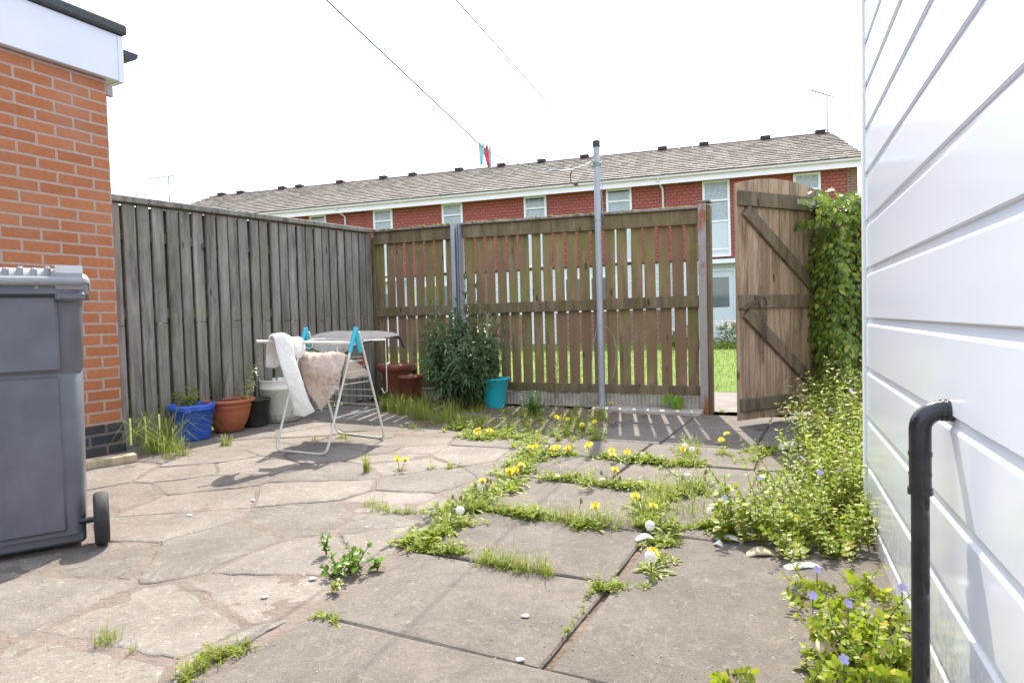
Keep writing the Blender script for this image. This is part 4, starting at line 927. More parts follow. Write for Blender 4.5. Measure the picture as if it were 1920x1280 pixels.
# ------------------------------------------------------------------ foliage: ivy, shrub, beds
def ivyleaf(mb, p, n, up, s):
    w = up.cross(n).normalized(); u = n.cross(w).normalized()
    sh = [(0, -.05), (.28, -.22), (.5, .0), (.36, .22), (.55, .45), (.22, .55), (0, 1.), (-.22, .55), (-.55, .45), (-.36, .22), (-.5, .0), (-.28, -.22)]
    vs = [p + w*(x*s*.85) + u*(-(y*s)) + n*(-.18*s*abs(x)) for x, y in sh] + [p + n*.02*s - u*.3*s]
    mb.add(vs, [(k, (k+1) % 12, 12) for k in range(12)], True)
iv = empty('ivy', Vector((2.9, 5.05, 0)), 0, 'thick glossy ivy smothering the post and fence between the gate and the shed', 'ivy')
MB().box(-.44, -.36, .1, .18, 0, 1.75, bev=.005).build('post', M['wood_rail'], iv)
MB().box(-.36, 1.6, .13, .16, 0, 1.66).build('board', M['wood_rail'], iv)
r = random.Random(12); lf = MB(); st = MB()
n_iv = 0
while n_iv < 9000:
    x = r.uniform(-.70, .75); z = r.uniform(.12, 1.78); base = .32+.34*noise.noise(Vector((x*2.3, z*2.0, 4))) + .12*noise.noise(Vector((x*7, z*7, 9)))
    edge_l = -.48 + .07*noise.noise(Vector((z*3, 2, 2))) - (.15 if z > 1.5 else 0)
    if x < edge_l: continue
    topz = 1.70+.07*noise.noise(Vector((x*4, 7, 1))) - .05*max(0, x)
    if z > topz: continue
    if noise.noise(Vector((x*5, z*5, 20))) > .42 and z < 1.5: base -= .16
    face = r.random()
    if (z > topz-.14 and face < .55) or face < .12: p = Vector((x, r.uniform(-base, .3), topz+r.uniform(-.05, .04))); n = Vector((r.uniform(-.5, .5), r.uniform(-.6, .3), 1))
    elif face < .30: p = Vector((edge_l+r.uniform(-.03, .05), r.uniform(-base*.8, .3), z)); n = Vector((-1, r.uniform(-.8, .4), r.uniform(0, .7)))
    else: p = Vector((x, -base + r.uniform(-.03, .10), z)); n = Vector((r.uniform(-.6, .5), -1, r.uniform(-.1, .9)))
    ivyleaf(lf, p, n.normalized(), Vector((r.uniform(-.5, .5), r.uniform(-.2, .2), 1)).normalized(), r.uniform(.026, .052)); n_iv += 1
for k in range(26):                                       # loose runners at the top edge and over the gate
    b0 = Vector((r.uniform(-.55, .7), r.uniform(-.3, .1), 1.66)); d = Vector((r.uniform(-.9, .3), r.uniform(-.7, .1), r.uniform(.0, .7))); L = r.uniform(.08, .2)
    st.tube([b0, b0+d*L*.5, b0+d*L+Vector((0, 0, -.05))], .0022, 4)
    for q in range(7): ivyleaf(lf, b0+d*L*(q/6)+Vector((r.uniform(-.03, .03),)*3), Vector((r.uniform(-.6, .6), -1, r.uniform(0, .9))).normalized(), Vector((0, 0, 1)), r.uniform(.03, .05))
lf.build('leaves', M['ivy'], iv); st.build('stem', M['stem'], iv)
# dark interior of old stems so that the mass is not hollow
st = MB()
for k in range(170):
    x = r.uniform(-.2, .6); p = Vector((x, r.uniform(-.0, .1), r.uniform(0, .7))); st.tube([p, p+Vector((r.uniform(-.1, .1), r.uniform(-.05, .02), .45)), p+Vector((r.uniform(-.12, .12), r.uniform(-.05, .02), .9))], r.uniform(.004, .012), 5)
st.build('old_stem', M['twig'], iv)

bl = empty('big_shrub', yd(-3.22, 5.32), 0, 'big dark green shrub with long drooping leaves in front of the back fence', 'shrub')
r = random.Random(8); st = MB(); lf = MB(); tipm = MB()
for k in range(96):
    a = r.uniform(0, 2*PI); sp_ = r.uniform(.05, .85); hgt = r.uniform(.5, 1.0)*(1.12-sp_*.55)
    b0 = Vector((r.uniform(-.15, .18), r.uniform(-.1, .1), 0)); d = Vector((math.cos(a)*sp_, math.sin(a)*sp_*.7, 1.)).normalized()
    if d.x > .30: d.x *= .75
    if d.x < -.35: d.x *= .75
    L = hgt*1.05; end = sprig(st, lf, b0, d, L, 13, .135, .030, r, .16, .55, True, .005, .5, .12, .2)
    for q in range(4):
        bb_ = b0+d*L*r.uniform(.3, .8); dd = Vector((d.x+r.uniform(-.7, .7), d.y+r.uniform(-.7, .4), .7)); e2 = sprig(st, lf, bb_, dd, r.uniform(.12, .28), 5, .105, .025, r, .25, .55, True, .003, .5, .1, .2)
        for w in range(4): tipm.leaf(e2, Vector((r.uniform(-.5, .5), r.uniform(-.5, .5), 1)), Vector((r.uniform(-1, 1), -1, 0)), r.uniform(.03, .06), .012, .3, .1)
    for w in range(5): tipm.leaf(end, Vector((r.uniform(-.5, .5), r.uniform(-.5, .5), 1)), Vector((r.uniform(-1, 1), -1, 0)), r.uniform(.04, .07), .013, .3, .1)
b0 = Vector((.10, .08, 0))
for k, (dx, L) in enumerate(((.0, 1.28), (.04, 1.2), (-.05, 1.12), (.07, 1.02))):
    end = sprig(st, lf, b0, Vector((dx, .0, 1)), L, 16, .12, .027, r, .05, .5, True, .006, .4, .3, .2)
    for w in range(8): tipm.leaf(end-Vector((0, 0, .02)), Vector((r.uniform(-.5, .5), r.uniform(-.5, .5), 1)), Vector((r.uniform(-1, 1), -1, 0)), r.uniform(.05, .08), .014, .3, .1)
st.build('stem', M['stem'], bl); lf.build('leaves', M['shrub'], bl); tipm.build('young_leaves', M['shrub_tip'], bl)

def grass_blades(mb, p, n, h, spread, lean, r, w=.004, up=1.):
    for _ in range(n):
        a = r.uniform(0, 2*PI); L = h*(.3+.9*r.random()**1.4); ln_ = lean*r.uniform(.1, 1.7); b0 = p + Vector((r.gauss(0, spread), r.gauss(0, spread), -.003)); d = Vector((math.cos(a), math.sin(a), 0)); s_ = Vector((-d.y, d.x, 0))*w*r.uniform(.6, 1.1)
        q = [b0, b0+Vector((0, 0, L*.45*up))+d*L*ln_*.18, b0+Vector((0, 0, L*.80*up))+d*L*ln_*.5, b0+Vector((0, 0, L*(1-.25*ln_)*up))+d*L*ln_*.95]
        mb.add([q[0]-s_*.5, q[0]+s_*.5, q[1]-s_*.5, q[1]+s_*.5, q[2]-s_*.35, q[2]+s_*.35, q[3]], [(0, 1, 3, 2), (2, 3, 5, 4), (4, 5, 6)], True)
def tuft(loc, n, h, spread, lean, label, mat='grass', seed=1, group=None, w=.004):
    mb = MB(); r = random.Random(seed); grass_blades(mb, Vector((0, 0, 0)), n, h, spread, lean, r, w); o = mb.build('grass_tuft', M[mat], None, loc); return tag(o, label, 'grass', group)
GT = 'grass tufts growing from the paving'
tuft(gp(305, 846), 230, .33, .06, 1.3, 'wide sprawling tuft of long grass in front of the blue bucket', 'grass', 2, GT, .0035)
tuft(gp(330, 856), 90, .15, .05, 1., 'dense short grass growing at the right of the sprawling tuft by the blue bucket', 'grass', 22, GT, .0035)
tuft(gp(424, 834), 70, .09, .02, .9, 'small grass tuft in front of the terracotta-coloured pot', 'grass', 3, GT)
tuft(gp(200, 1200), 80, .05, .016, .8, 'fine grass tuft on the crazy paving in the lower left', 'grass', 4, GT, .002)
tuft(gp(245, 1222), 20, .03, .006, .6, 'tiny wisp of grass beside the lower left tuft', 'grass', 5, GT, .002)
tuft(gp(688, 884), 60, .10, .008, .4, 'upright little weed standing alone on the paving below the airer', 'weed', 6, GT, .006)
tuft(gp(590, 826), 24, .05, .012, .8, 'tiny tuft of grass between the airer legs', 'grass', 7, GT)
tuft(gp(1300, 965), 60, .17, .05, .9, 'tall thin grass rising from the joint left of the periwinkle', 'grass', 8, GT, .003)

# beds of long grass (uncountable)
r = random.Random(40); mb = MB()
for k in range(330):
    px = 722 + 190*r.random()**1.25; py = r.uniform(752, 800) + (px-800)*.03; py = min(py, 762+ (px-700)*.28)
    if px > 800 and py < 762: continue
    grass_blades(mb, gp(px, py), 9, r.uniform(.10, .22) if px < 860 else r.uniform(.06, .12), .03, .8, r, .004)
tag(mb.build('long_grass', M['grass']), 'long green grass growing around the brown pots and the big shrub', None, None, 'stuff')
# low joint weeds: leaf clusters and short grass following the joints
def poly_pts(line, n, r, wid):
    seg = [(Vector(a), Vector(b)) for a, b in zip(line, line[1:])]; Ls = [(b-a).length for a, b in seg]; T = sum(Ls)
    for _ in range(n):
        t = r.uniform(0, T); i = 0
        while i < len(Ls)-1 and t > Ls[i]: t -= Ls[i]; i += 1
        a, b = seg[i]; p = a.lerp(b, t/Ls[i]); yield p + Vector((r.gauss(0, wid), r.gauss(0, wid), 0))
def rosette(mb, p, n, L, r, flat=.35, w=.26):
    a0 = r.uniform(0, 6.3)
    for k in range(n):
        a = a0 + k*2.4; d = Vector((math.cos(a), math.sin(a), r.uniform(.05, flat*2))); l = L*r.uniform(.6, 1.1)
        mb.leaf(p, d, Vector((0, 0, 1)), l, l*w, .25, .35, ((0, .15), (.22, .55), (.34, .28), (.5, .8), (.6, .42), (.78, .9), (1, 0)))
lw = MB(); lg = MB(); r = random.Random(50)
def joint(pix, n, wid, leafL=.035, grass=0, gh=.06, dens=1.):
    line = [gp(*q) for q in pix]
    for p in poly_pts(line, int(n*dens*1.9), r, wid*1.5):
        q = noise.noise(Vector((p.x*5.5, p.y*5.5, 8)))
        if q < -.16: continue
        rosette(lw, p, r.randint(4, 7), leafL*r.uniform(.6, 1.8)*(1+1.1*q), r, .9, .32)
        if r.random() < .06: sprig(None, lw, p, Vector((r.uniform(-.5, .5), r.uniform(-.5, .5), 1)), r.uniform(.03, .09), 8, .026, .011, r, .25, .3, False, start=.1)
    for p in poly_pts(line, grass, r, wid*1.2): grass_blades(lg, p, r.randint(2, 8), gh*r.uniform(.5, 1.5), .010, 1., r, .0022)
joint([(600, 1128), (560, 1148), (632, 1162)], 20, .010, .02)
joint([(780, 1020), (860, 970), (900, 940), (960, 895), (985, 870), (1005, 850)], 300, .035, .042, 130, .07)
joint([(775, 1025), (830, 1032), (905, 1050)], 190, .016, .018, 10, .04)
joint([(900, 1052), (960, 1064), (1030, 1078)], 8, .01, .02, 120, .06)
joint([(880, 955), (960, 965), (1040, 975), (1100, 985), (1190, 985), (1240, 992)], 260, .018, .032, 160, .08)
joint([(1240, 990), (1300, 985), (1350, 990), (1385, 1000)], 110, .018, .028, 30, .07)
joint([(1210, 975), (1215, 955), (1240, 930), (1275, 925), (1310, 915)], 100, .03, .032, 120, .11)
joint([(1030, 896), (1090, 900), (1110, 905), (1160, 912), (1215, 918), (1290, 925), (1370, 925)], 170, .018, .03, 110, .08)
joint([(1000, 852), (1060, 850), (1120, 858), (1200, 864), (1260, 870), (1300, 872), (1370, 872)], 190, .02, .034, 30, .06)
joint([(1290, 870), (1285, 850), (1300, 835)], 50, .03, .03, 40, .08)
joint([(690, 945), (730, 958), (780, 962), (820, 968)], 12, .01, .02, 60, .04)
joint([(860, 795), (890, 812), (920, 825), (960, 815), (1010, 840), (1060, 850)], 170, .05, .045, 40, .07)
joint([(740, 760), (800, 775), (860, 790), (930, 800)], 90, .06, .035, 60, .08)
joint([(340, 1278), (380, 1245), (410, 1230), (450, 1218)], 38, .014, .014, 60, .03)
joint([(1110, 1104), (1170, 1098)], 24, .008, .016, 0); joint([(1200, 1100), (1230, 1090)], 16, .01, .02)
joint([(1215, 1020), (1260, 1012), (1240, 1045), (1210, 1075)], 60, .016, .03)
joint([(1160, 1090), (1105, 1112), (1075, 1160), (1055, 1195)], 22, .004, .012)
joint([(1380, 860), (1440, 842), (1500, 838)], 100, .035, .03, 30, .06)
joint([(1330, 770), (1345, 775)], 26, .02, .04); joint([(1010, 768), (1130, 760), (1320, 770)], 60, .02, .02, 10, .04)
joint([(640, 820), (660, 828)], 12, .012, .025); joint([(760, 800), (790, 806)], 14, .02, .03, 20, .05); joint([(840, 880), (860, 872)], 3, .01, .02); joint([(805, 878), (818, 878)], 6, .008, .014)
# weeds over the bed of dark soil
for _ in range(260):
    px, py = r.uniform(935, 1140), r.uniform(772, 828); p = gp(px, py); rosette(lw, p, 6, r.uniform(.03, .075), r, 1.3, .26)
    if r.random() < .7: sprig(None, lw, p, Vector((r.uniform(-.3, .3), r.uniform(-.3, .3), 1)), r.uniform(.06, .14), 10, .036, .009, r, .2, .3, False, start=.1)
for px, py in ((884, 815), (985, 880), (1130, 985), (1215, 935), (1330, 905), (1100, 915), (940, 945), (1290, 842), (1262, 1000), (1000, 975)):
    for _ in range(3): sprig(None, lw, gp(px+r.uniform(-14, 14), py+r.uniform(-5, 5)), Vector((r.uniform(-.3, .3), r.uniform(-.3, .3), 1)), r.uniform(.07, .14), 12, .045, .013, r, .2, .35, False, start=.05)
tag(lw.build('joint_weeds', M['weed']), 'low leafy weeds filling the joints between the slabs', None, None, 'stuff'); tag(lg.build('joint_grass', M['grass']), 'short grass sprouting from the joints between the slabs', None, None, 'stuff')

# dandelions: leaves, flower heads, clocks and buds on stalks
def dandelion(px, py, label, flowers, n=12, L=.10, seed=0, group='dandelions in the paving joints'):
    r = random.Random(seed+int(px)); p = gp(px, py); e = empty('dandelion', p, 0, label, 'dandelion', group)
    lf = MB()
    if n: rosette(lf, Vector((0, 0, .002)), n, L, r, .45, .24); lf.build('leaves', M['dand'], e)
    for kind, fx, fy, h in flowers:
        top = Vector((fx, fy, h)); b0 = Vector((fx*.2, fy*.2, 0)); s = MB().tube([b0, b0.lerp(top, .5)+Vector((r.uniform(-.006, .006), 0, .006)), top], .0018, 6).build('stalk', M['dandstem'], e)
        f = MB(); ti = Vector((r.uniform(-.5, .5), r.uniform(-.9, -.1), 1)).normalized(); Q = ti.to_track_quat('Z', 'Y').to_matrix()
        if kind == 'y':
            for ring_, (rr, zz) in enumerate(((.021, .001), (.018, .005), (.013, .009), (.007, .012))):
                m_ = 22-ring_*4
                for k in range(m_):
                    a = 2*PI*k/m_ + ring_*.3 + r.uniform(-.08, .08); d = Q @ Vector((math.cos(a), math.sin(a), .12+ring_*.35)); f.leaf(top + Q @ Vector((0, 0, zz*.6)), d, Q @ Vector((0, 0, 1)), rr*r.uniform(.9, 1.12), .0046, .1, 0, ((0, .5), (.6, 1.), (1, .8)))
            f.build('flower', M['yellow'], e); MB().lathe([(0, -.012), (.006, -.01), (.008, -.003), (.009, .002), (0, .003)], 10, Matrix.Translation(top)).build('bud_cup', M['dandstem'], e)
        elif kind == 'c':
            for k in range(95):
                zc = 1-2*(k+.5)/95; a = k*2.4; q = math.sqrt(1-zc*zc); d = Vector((q*math.cos(a), q*math.sin(a), zc)); c_ = top + d*.0165; o_ = d.orthogonal().normalized(); w_ = d.cross(o_)
                f.add([top+d*.004, c_+o_*.0004, c_-o_*.0004], [(0, 1, 2)])
                f.add([c_] + [c_ + (o_*math.cos(b_)+w_*math.sin(b_))*.0042 + d*.0018 for b_ in (0, 1.25, 2.5, 3.8, 5.)], [(0, 1, 2), (0, 2, 3), (0, 3, 4), (0, 4, 5), (0, 5, 1)])
            f.build('seed_head', M['fluff'], e)
        else:
            f.lathe([(0, -.012), (.006, -.009), (.0065, .0), (.004, .010), (.002, .014), (0, .014)], 9, Matrix.Translation(top)); f.build('bud', M['dandstem'], e)
def fl(spec, r=random.Random(99)):
    out = []
    for ch in spec: out.append((ch, r.uniform(-.07, .07), r.uniform(-.05, .03), r.uniform(.04, .085) if ch != 'b' else r.uniform(.04, .09)))
    return out
for i, (px, py, spec, n, L, lab) in enumerate([
    (902, 822, 'yyyy', 16, .11, 'leafy dandelion with many yellow flowers on the paving before the turquoise bucket'),
    (910, 765, 'yy', 10, .12, 'dandelion flowering against the front of the turquoise bucket'),
    (1055, 800, 'yyy', 8, .08, 'dandelion with low yellow flowers on the striped dark soil by the pole'),
    (1098, 806, 'yy', 8, .08, 'dandelion on the dark soil, just left of the pole shadow stripes'),
    (1135, 775, 'y', 4, .06, 'single dandelion beside the foot of the clothes pole'),
    (1010, 860, 'yybbb', 12, .10, 'dandelion clump where slab joints meet behind the big diagonal clump'),
    (1052, 852, 'yyy', 16, .11, 'dandelion with clustered flowers at the left end of the row along the bright slab'),
    (1112, 858, 'yy', 14, .10, 'dandelion with flat yellow flowers second from the left in the row along the bright slab'),
    (1165, 866, 'yyy', 14, .10, 'dandelion with three flowers third from the left in the row along the bright slab'),
    (1362, 836, 'yyb', 10, .08, 'dandelion growing at the tip of the fence shadow near the gate'),
    (1290, 855, 'ycc', 12, .10, 'dandelion with seed clocks in front of the shadow stripes'),
    (960, 900, 'yyyybbb', 20, .12, 'big flowering dandelion clump in the long diagonal joint'),
    (905, 935, 'cybbbbb', 16, .11, 'dandelion with many closed buds in the long diagonal joint'),
    (840, 985, 'cbbb', 14, .10, 'dandelion with a white seed clock at the near end of the diagonal joint'),
    (880, 958, 'bbbb', 12, .10, 'budding dandelion between the seed clock and the big clump'),
    (750, 882, 'yy', 9, .07, 'isolated dandelion with two flowers on the crazy paving right of the airer'),
    (1147, 908, 'ybb', 14, .09, 'dandelion with one flower in the second joint from the bright slab'),
    (1088, 972, 'yb', 8, .08, 'dandelion with one open flower above the grassy joint in the middle'),
    (1205, 968, 'yybb', 14, .11, 'dandelion with two bright flowers in the grassy joint in the middle'),
    (1300, 915, 'ccbbbb', 16, .12, 'dandelion with pale seed clocks and tall buds left of the periwinkle'),
    (1250, 1010, 'cb', 14, .10, 'dandelion with a fluffy clock beside the broken white plastic'),
    (1222, 1072, 'yc', 13, .10, 'dandelion with a clock and a flower side by side on the near slab'),
    (1262, 888, 'bb', 8, .07, 'small budding dandelion behind the tall buds'),
    (1345, 985, 'bbc', 10, .08, 'straggly dandelion at the left foot of the periwinkle'),
    (1520, 1010, 'y', 8, .09, 'dandelion with one large orange flower before the periwinkle bank'),
    (1432, 925, 'y', 6, .08, 'dandelion flowering behind the upright periwinkle stems'),
    (1505, 838, 'y', 5, .07, 'dandelion at the edge of the bank below the gate')]):
    dandelion(px, py, lab, fl(spec), n, L, i)

# periwinkle bank
r = random.Random(61)
def vinca_clump(px, py, n, h, lean, label, ll=.045, lw_=.026, spread=.08, flowers=1, nl=9, mat='vinca', group='periwinkles beside the shed', p=None, minz=.0):
    p = p or gp(px, py); e = empty('periwinkle', p, 0, label, 'periwinkle', group); st = MB(); lf = MB(); fw = MB()
    for _ in range(n):
        b0 = Vector((r.gauss(0, spread), r.gauss(0, spread), -.01)); a = r.uniform(0, 2*PI); d = Vector((math.cos(a)*lean*r.random()-.1*lean, math.sin(a)*lean*r.random()-.1*lean, 1 if lean < 1.2 else .45))
        L = h*r.uniform(.55, 1.1); end = sprig(st, lf, b0, d, L, nl, ll, lw_, r, .35, .25, True, .0022, .35, .12, .15)
        if minz: pass
    tops = []
    for _ in range(flowers):
        c_ = Vector((r.gauss(0, spread), r.gauss(0, spread)-.03, h*r.uniform(.6, .95))); nrm = Vector((r.uniform(-.4, .4), -.8, .6)).normalized(); o_ = nrm.orthogonal().normalized()
        for k in range(5):
            q = o_.copy(); q.rotate(Matrix.Rotation(k*2*PI/5, 3, nrm)); fw.leaf(c_, q+nrm*.15, nrm, .012, .010, .05, 0, ((0, .25), (.5, .9), (1, .75)))
        st.tube([c_, c_-Vector((0, 0, .05))], .0015, 4)
    st.build('stem', M['stem'], e); lf.build('leaves', M[mat], e)
    if flowers: fw.build('flower', M['violet'], e)
    return e
vinca_clump(1395, 1005, 12, .25, .25, 'upright periwinkle stems at the left front of the bank, with a violet flower', .05, .034, .06, 1, 7)
vinca_clump(1450, 1010, 14, .24, .3, 'upright periwinkle stems in the middle front of the bank', .05, .034, .07, 0, 7)
vinca_clump(1430, 985, 10, .26, .4, 'periwinkle stems with a violet flower just behind the upright front stems', .045, .03, .08, 1, 7)
vinca_clump(1505, 1030, 16, .18, .6, 'low periwinkle growing behind the white plastic scrap', .04, .026, .09, 0)
vinca_clump(1560, 1035, 20, .16, .7, 'matted low periwinkle against the foot of the shed wall', .035, .022, .08, 0)
labs = ['leafy mound of periwinkle low in the bank', 'yellow-green mound in the middle of the bank', 'tall mound at the back of the bank below the ivy', 'loose stems spilling from the left side of the bank towards the gate', 'dense stems of the bank against the shed corner', 'stems between the mound and the gate foot', 'tallest stems standing under the ivy', 'shady stems below the gate hinge', 'sunlit stems in front of the tallest ones', 'bank stems hiding the shed foot']
bank = [(1555, 985, 34, .26), (1590, 950, 40, .38), (1605, 900, 48, .50), (1550, 935, 30, .28), (1620, 960, 50, .40), (1578, 880, 40, .40), (1620, 850, 60, .62), (1580, 815, 40, .46), (1600, 865, 50, .54), (1600, 990, 46, .28)]
for (px, py, n, h), lb in zip(bank, labs): vinca_clump(px, py, n, h, (.6), lb, .043, .017, .11, 1, 12, 'vinca')
for (px, py, n, h, lb) in [(1590, 1110, 12, .14, 'sparse periwinkle shoots at the shed foot above the cardboard scrap'), (1650, 1180, 16, .16, 'periwinkle shoots in the lower right against the shed'), (1600, 1215, 18, .15, 'trailing periwinkle with violet flowers in the lower right'), (1660, 1255, 20, .17, 'leafy periwinkle nearest the black waste pipe'), (1535, 1130, 7, .12, 'thin periwinkle runner reaching onto the slab'), (1560, 1275, 10, .12, 'large-leaved periwinkle at the bottom edge beside the scrap'), (1345, 1275, 3, .09, 'lone weed stem at the bottom of the slab')]:
    vinca_clump(px, py, n, h, 1.3, lb, .034, .024, .05, 1 if py > 1120 and n > 6 else 0, 8)

# other plants
def plant(name, px, py, specs, label, cat='plant', leafmat='weed', stemmat='stem', opp=False):
    p = gp(px, py); e = empty(name, p, 0, label, cat); st = MB(); lf = MB()
    for bx, by, dx, dy, L, n, ll, lw_ in specs: sprig(st, lf, Vector((bx, by, 0)), Vector((dx, dy, 1)), L, n, ll, lw_, r, .2, .3, opp)
    st.build('stem', M[stemmat], e); lf.build('leaves', M[leafmat], e); return e
plant('feathery_plant', 1000, 782, [(r.uniform(-.06, .06), r.uniform(-.03, .03), r.uniform(-.45, .45), r.uniform(-.4, .2), r.uniform(.16, .27), 22, .055, .011) for _ in range(24)], 'bushy feathery-leaved green plant on the soil left of the clothes pole', leafmat='maple')
plant('avens_weed', 650, 1075, [(r.uniform(-.05, .06), r.uniform(-.04, .04), r.uniform(-.8, .8), r.uniform(-.6, .6), r.uniform(.05, .13), 6, .038, .028) for _ in range(17)], 'bright leafy weed growing across the joint in the foreground left', leafmat='maple')
plant('avens_weed', 612, 1040, [(0, 0, r.uniform(-.3, .3), r.uniform(-.3, .2), r.uniform(.07, .13), 5, .032, .024) for _ in range(5)], 'upright pale shoot at the upper left of the bright foreground weed', leafmat='maple')
plant('avens_weed', 708, 1068, [(0, 0, r.uniform(-.5, .5), r.uniform(-.3, .2), r.uniform(.03, .07), 4, .034, .028) for _ in range(5)], 'small round-leaved shoot at the right of the bright foreground weed', leafmat='maple')
plant('avens_weed', 628, 1108, [(0, 0, r.uniform(-.8, .8), r.uniform(-.5, .3), r.uniform(.02, .05), 4, .028, .022) for _ in range(6)], 'yellowish seedling leaves in the dark joint nearest the viewer', leafmat='pale_leaf')
# bright lobed leaf in front of the fence foot
e = empty('maple_seedling', gp(1262, 772), 0, 'maple seedling with bright broad leaves in front of the back fence foot', 'seedling'); st = MB(); lf = MB()
for (x, y, z, s, n) in ((-.07, 0, .13, .10, (-.3, -1, .6)), (.05, -.02, .12, .12, (.1, -1, .5)), (-.015, .03, .15, .09, (0, -1, .8)), (.0, -.05, .08, .07, (.2, -1, .3))):
    st.tube([(0, 0, 0), (x*.5, y, z*.8), (x, y, z)], .0016, 5); ivyleaf(lf, Vector((x, y, z)), Vector(n).normalized(), Vector((x*2, 0, 1)).normalized(), s)
st.build('stem', M['stem'], e); lf.build('leaves', M['maple'], e)
# dead stalk with branches
e = empty('dead_stalk', gp(1040, 768), 0, 'dead brown branching stalk standing left of the clothes pole', 'dead plant'); tw_ = MB(); r = random.Random(77)
main = [Vector((0, 0, 0)), Vector((.02, 0, .2)), Vector((.035, 0, .42)), Vector((.045, .01, .66))]; tw_.tube(main, [.006, .0045, .003, .0015], 6)
for (z, dx, dz, L) in ((.12, -.35, .9, .42), (.1, .5, .8, .36), (.16, .75, .7, .45), (.28, .45, .6, .24), (.3, -.5, .6, .2), (.36, .35, .7, .14), (.42, -.3, .8, .13), (.5, .3, .7, .09), (.08, .2, 1, .3), (.05, -.15, 1, .25)):
    f = z/.66*3; i = min(int(f), 2); p = main[i].lerp(main[i+1], f-i); d = Vector((dx, r.uniform(-.2, .2), dz)).normalized(); q = [p, p+d*L*.5+Vector((0, 0, .01)), p+d*L+Vector((0, 0, -.01 if L > .3 else .01))]; tw_.tube(q, [.003, .0022, .0012], 5)
for k in range(40): p = main[2].lerp(main[3], r.random())+Vector((r.uniform(-.012, .012), r.uniform(-.01, .01), r.uniform(-.14, 0))); tw_.leaf(p, Vector((r.uniform(-1, 1), r.uniform(-1, 1), .5)), Vector((0, 0, 1)), .014, .006)
tw_.build('stalk', M['twig'], e)
# flowering bushes on the far lawn
def lawn_bush(px, py, w, h, label):
    p = gp(px, py); e = empty('flowering_bush', p, 0, label, 'bush', 'flowering bushes along the terrace wall'); lf = MB(); fw = MB(); rr = random.Random(int(px))
    for _ in range(700):
        a = rr.uniform(0, 2*PI); q = rr.random()**.5; z = rr.random(); d = Vector((math.cos(a)*q*w*(1-.5*z*z), math.sin(a)*q*w*(1-.5*z*z), z*h)); lf.leaf(d, Vector((math.cos(a), math.sin(a), rr.uniform(-.2, 1))), Vector((0, 0, 1)), .09, .05)
    for _ in range(70):
        a = rr.uniform(0, 2*PI); q = rr.random()**.5; d = Vector((math.cos(a)*q*w*.8, math.sin(a)*q*w*.8, h*(.75+.35*rr.random()))); n_ = Vector((rr.uniform(-.5, .5), -1, .8))
        for k in range(5): fw.leaf(d, Vector((math.cos(k*1.26), -.3, math.sin(k*1.26))), n_, .035, .035, 0, 0)
    lf.build('leaves', M['weed'], e); fw.build('blossom', M['whitepetal'], e)
lawn_bush(1368, 652, .42, .62, 'round bush with white flowers left of the gate, by the pale door'); lawn_bush(1288, 652, .35, .6, 'white-flowered bush seen through the right end of the slatted fence')
lawn_bush(1260, 650, .25, .45, 'low dark bush seen through the fence left of the white-flowered ones')
mb = MB(); r = random.Random(90)
for _ in range(26000):
    y = 7.26 + 9*(r.random()**1.4); x = -9+20*r.random(); p = yd(x, y) ; grass_blades(mb, p, 1, r.uniform(.03, .06)*(1+.05*y), .0, .8, r, .006+.0012*(y-7))
tag(mb.build('lawn_grass', M['lawnblade']), 'blades of the mown lawn beyond the fence', None, None, 'stuff')
# distant twiggy tree top over the side fence
pt = at(300, 382, 24); e = empty('distant_tree', (pt.x, pt.y, 0), 0, 'sparse twiggy treetop just showing over the side fence', 'tree'); tr = MB(); lf = MB(); r = random.Random(5)
tr.tube([(0, 0, 0), (.1, 0, 2.2), (.0, 0, pt.z-.2)], [.12, .09, .05], 8)
for _ in range(26):
    b0 = Vector((.05, 0, pt.z-r.uniform(.3, 1.6))); d = Vector((r.uniform(-1, 1), r.uniform(-1, 1), 1)); sprig(tr, lf, b0, d, r.uniform(.4, .9), 8, .12, .06, r, .2, .3, False, .02)
tr.build('trunk', M['twig'], e); lf.build('crown', M['shrub_tip'], e)

# ------------------------------------------------------------------ litter
def shard(name, px, py, L, W, label, cat, mat='litter', rz=0, curl=.02, seed=0, z=.006, group=None, th=.002):
    rr = random.Random(seed); n = 7; vs = []
    for i in range(n+1):
        t = i/n
        for j in (0, 1): vs.append(Vector(((t-.5)*L, (j-.5)*W*(1-.3*rr.random()), z+curl*math.sin(t*PI)*(1 if j else .4))))
    vb = [v-Vector((0, 0, th)) for v in vs]; m_ = len(vs); fs = []
    for i in range(n): a = 2*i; fs += [(a, a+2, a+3, a+1), (m_+a+1, m_+a+3, m_+a+2, m_+a), (a, m_+a, m_+a+2, a+2), (a+1, a+3, m_+a+3, m_+a+1)]
    fs += [(0, 1, m_+1, m_), (2*n, m_+2*n, m_+2*n+1, 2*n+1)]
    o = MB().add(vs+vb, fs, True).build(name, M[mat], None, gp(px, py)); o.rotation_euler = (0, 0, rz); return tag(o, label, cat, group)
LG = 'scraps of broken white plastic on the paving'
shard('plastic_shard', 1210, 1014, .075, .03, 'curled white plastic shard beside the fluffy clock', 'litter', rz=.1, seed=1, group=LG)
shard('plastic_shard', 1368, 1015, .10, .022, 'long pale shard lying left of the periwinkle stems', 'litter', rz=-.5, seed=2, group=LG)
shard('plastic_shard', 1428, 1043, .10, .045, 'dull curved scrap at the foot of the upright periwinkle', 'litter', 'wood_pale', rz=-.1, seed=3, curl=.025)
shard('plastic_shard', 1505, 1066, .12, .04, 'brightest white plastic scrap lying in the shade of the periwinkle', 'litter', rz=.1, seed=4, group=LG, curl=.012)
shard('plastic_shard', 1490, 1040, .06, .03, 'small cream shard just behind the brightest white scrap', 'litter', rz=.4, seed=5, group=LG)
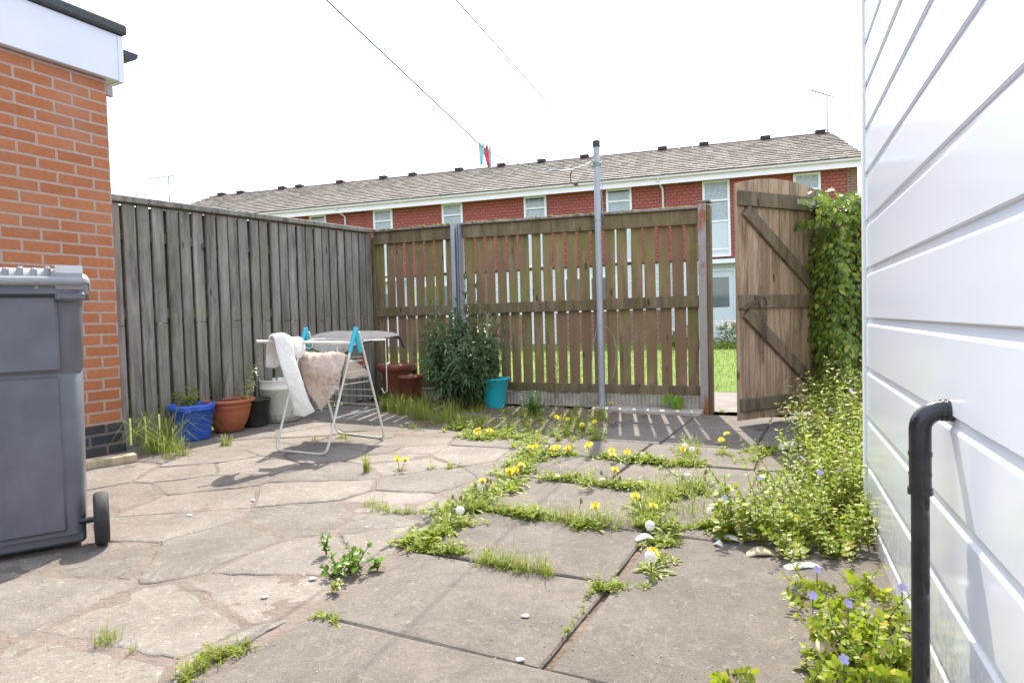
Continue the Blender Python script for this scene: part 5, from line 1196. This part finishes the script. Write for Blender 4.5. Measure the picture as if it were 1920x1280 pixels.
shard('plastic_shard', 1347, 1025, .035, .02, 'tiny white chip left of the long pale shard', 'litter', rz=-.8, seed=6, group=LG)
shard('cardboard_scrap', 1552, 1232, .055, .045, 'folded tan scrap standing on the slab in the lower right', 'litter', 'wood_pale', rz=.4, seed=7, curl=.04, z=.012)
shard('plastic_shard', 1130, 905, .05, .014, 'thin white shard on the second slab joint', 'litter', rz=-.1, seed=8, group=LG)
shard('plastic_shard', 1045, 898, .05, .012, 'narrow pale shard right of the diagonal joint', 'litter', rz=-.2, seed=9, group=LG)
c = MB(); c.lathe([(.025, 0), (.03, .09), (.032, .092), (.029, .09), (.024, .004), (0, .003)], 20, Matrix.Translation((0, 0, .03)) @ Matrix.Rotation(PI/2, 4, 'Y')); o = c.build('crushed_cup', M['litter'], None, gp(1462, 846)); o.rotation_euler = (0, 0, .15); tag(o, 'white crushed cup lying in the gate shadow', 'cup')
def debris(px, py, n, s, label, mat='dryleaf', name='dead_leaves'):
    rr = random.Random(int(px+py)); mb = MB()
    for _ in range(n): mb.leaf(Vector((rr.gauss(0, s), rr.gauss(0, s*.6), rr.uniform(.003, .02))), Vector((rr.uniform(-1, 1), rr.uniform(-1, 1), rr.uniform(-.1, .4))), Vector((0, 0, 1)), rr.uniform(.02, .05), rr.uniform(.01, .025), .3, .1)
    return tag(mb.build(name, M[mat], None, gp(px, py)), label, 'dead leaves')
debris(1442, 846, 16, .025, 'dark dead leaves next to the crushed cup'); debris(1212, 782, 12, .022, 'dark dead leaf heap on the striped slab'); debris(1150, 798, 20, .05, 'dry debris at the edge of the soil bed'); debris(1430, 806, 14, .05, 'dark clod on the ground under the open gate')
# pebbles and crumbs (uncountable)
mb = MB(); r = random.Random(17)
def crumb(p, s):
    vs = []
    for k in range(6): a = k*PI/3; q = s*r.uniform(.6, 1.2); vs.append(p+Vector((q*math.cos(a), q*math.sin(a), 0)))
    for k in range(6): a = k*PI/3; q = s*r.uniform(.3, .7); vs.append(p+Vector((q*math.cos(a), q*math.sin(a), s*r.uniform(.4, .8))))
    mb.add(vs, [(k, (k+1) % 6, 6+(k+1) % 6, 6+k) for k in range(6)]+[tuple(range(6, 12))], False)
for _ in range(900): crumb(gp(r.uniform(0, 1500), r.uniform(790, 1278), .001), r.uniform(.001, .003))
for _ in range(90): crumb(gp(r.uniform(1480, 1640), r.uniform(1050, 1278), .001), r.uniform(.002, .007))
for _ in range(150): crumb(gp(r.uniform(610, 1320), r.uniform(762, 790), .003), r.uniform(.003, .010))
tag(mb.build('crumbs', M['concrete']), 'grit and small stones scattered over the paving', None, None, 'stuff')
for px, py, s, lb in ((985, 1156, .011, 'white pebble on the big near slab'), (975, 1238, .010, 'white pebble in the nearest slab joint'), (586, 1086, .012, 'white pebble left of the bright foreground weed'), (496, 1120, .010, 'whitish pebble on the crazy paving in the foreground'), (355, 967, .012, 'flat white chip on the crazy paving right of the bin'), (474, 938, .010, 'flat pale chip on the crazy paving below the airer shadow')):
    mb = MB(); rr = random.Random(int(px)); mb.lathe([(0, 0), (s*.9, s*.1), (s, s*.3), (s*.7, s*.6), (0, s*.7)], 10, None, 1.2, .8, lambda a, z: .15*math.sin(a*3+px)); tag(mb.build('pebble', M['litter'], None, gp(px, py)), lb, 'pebble', 'white pebbles on the paving')
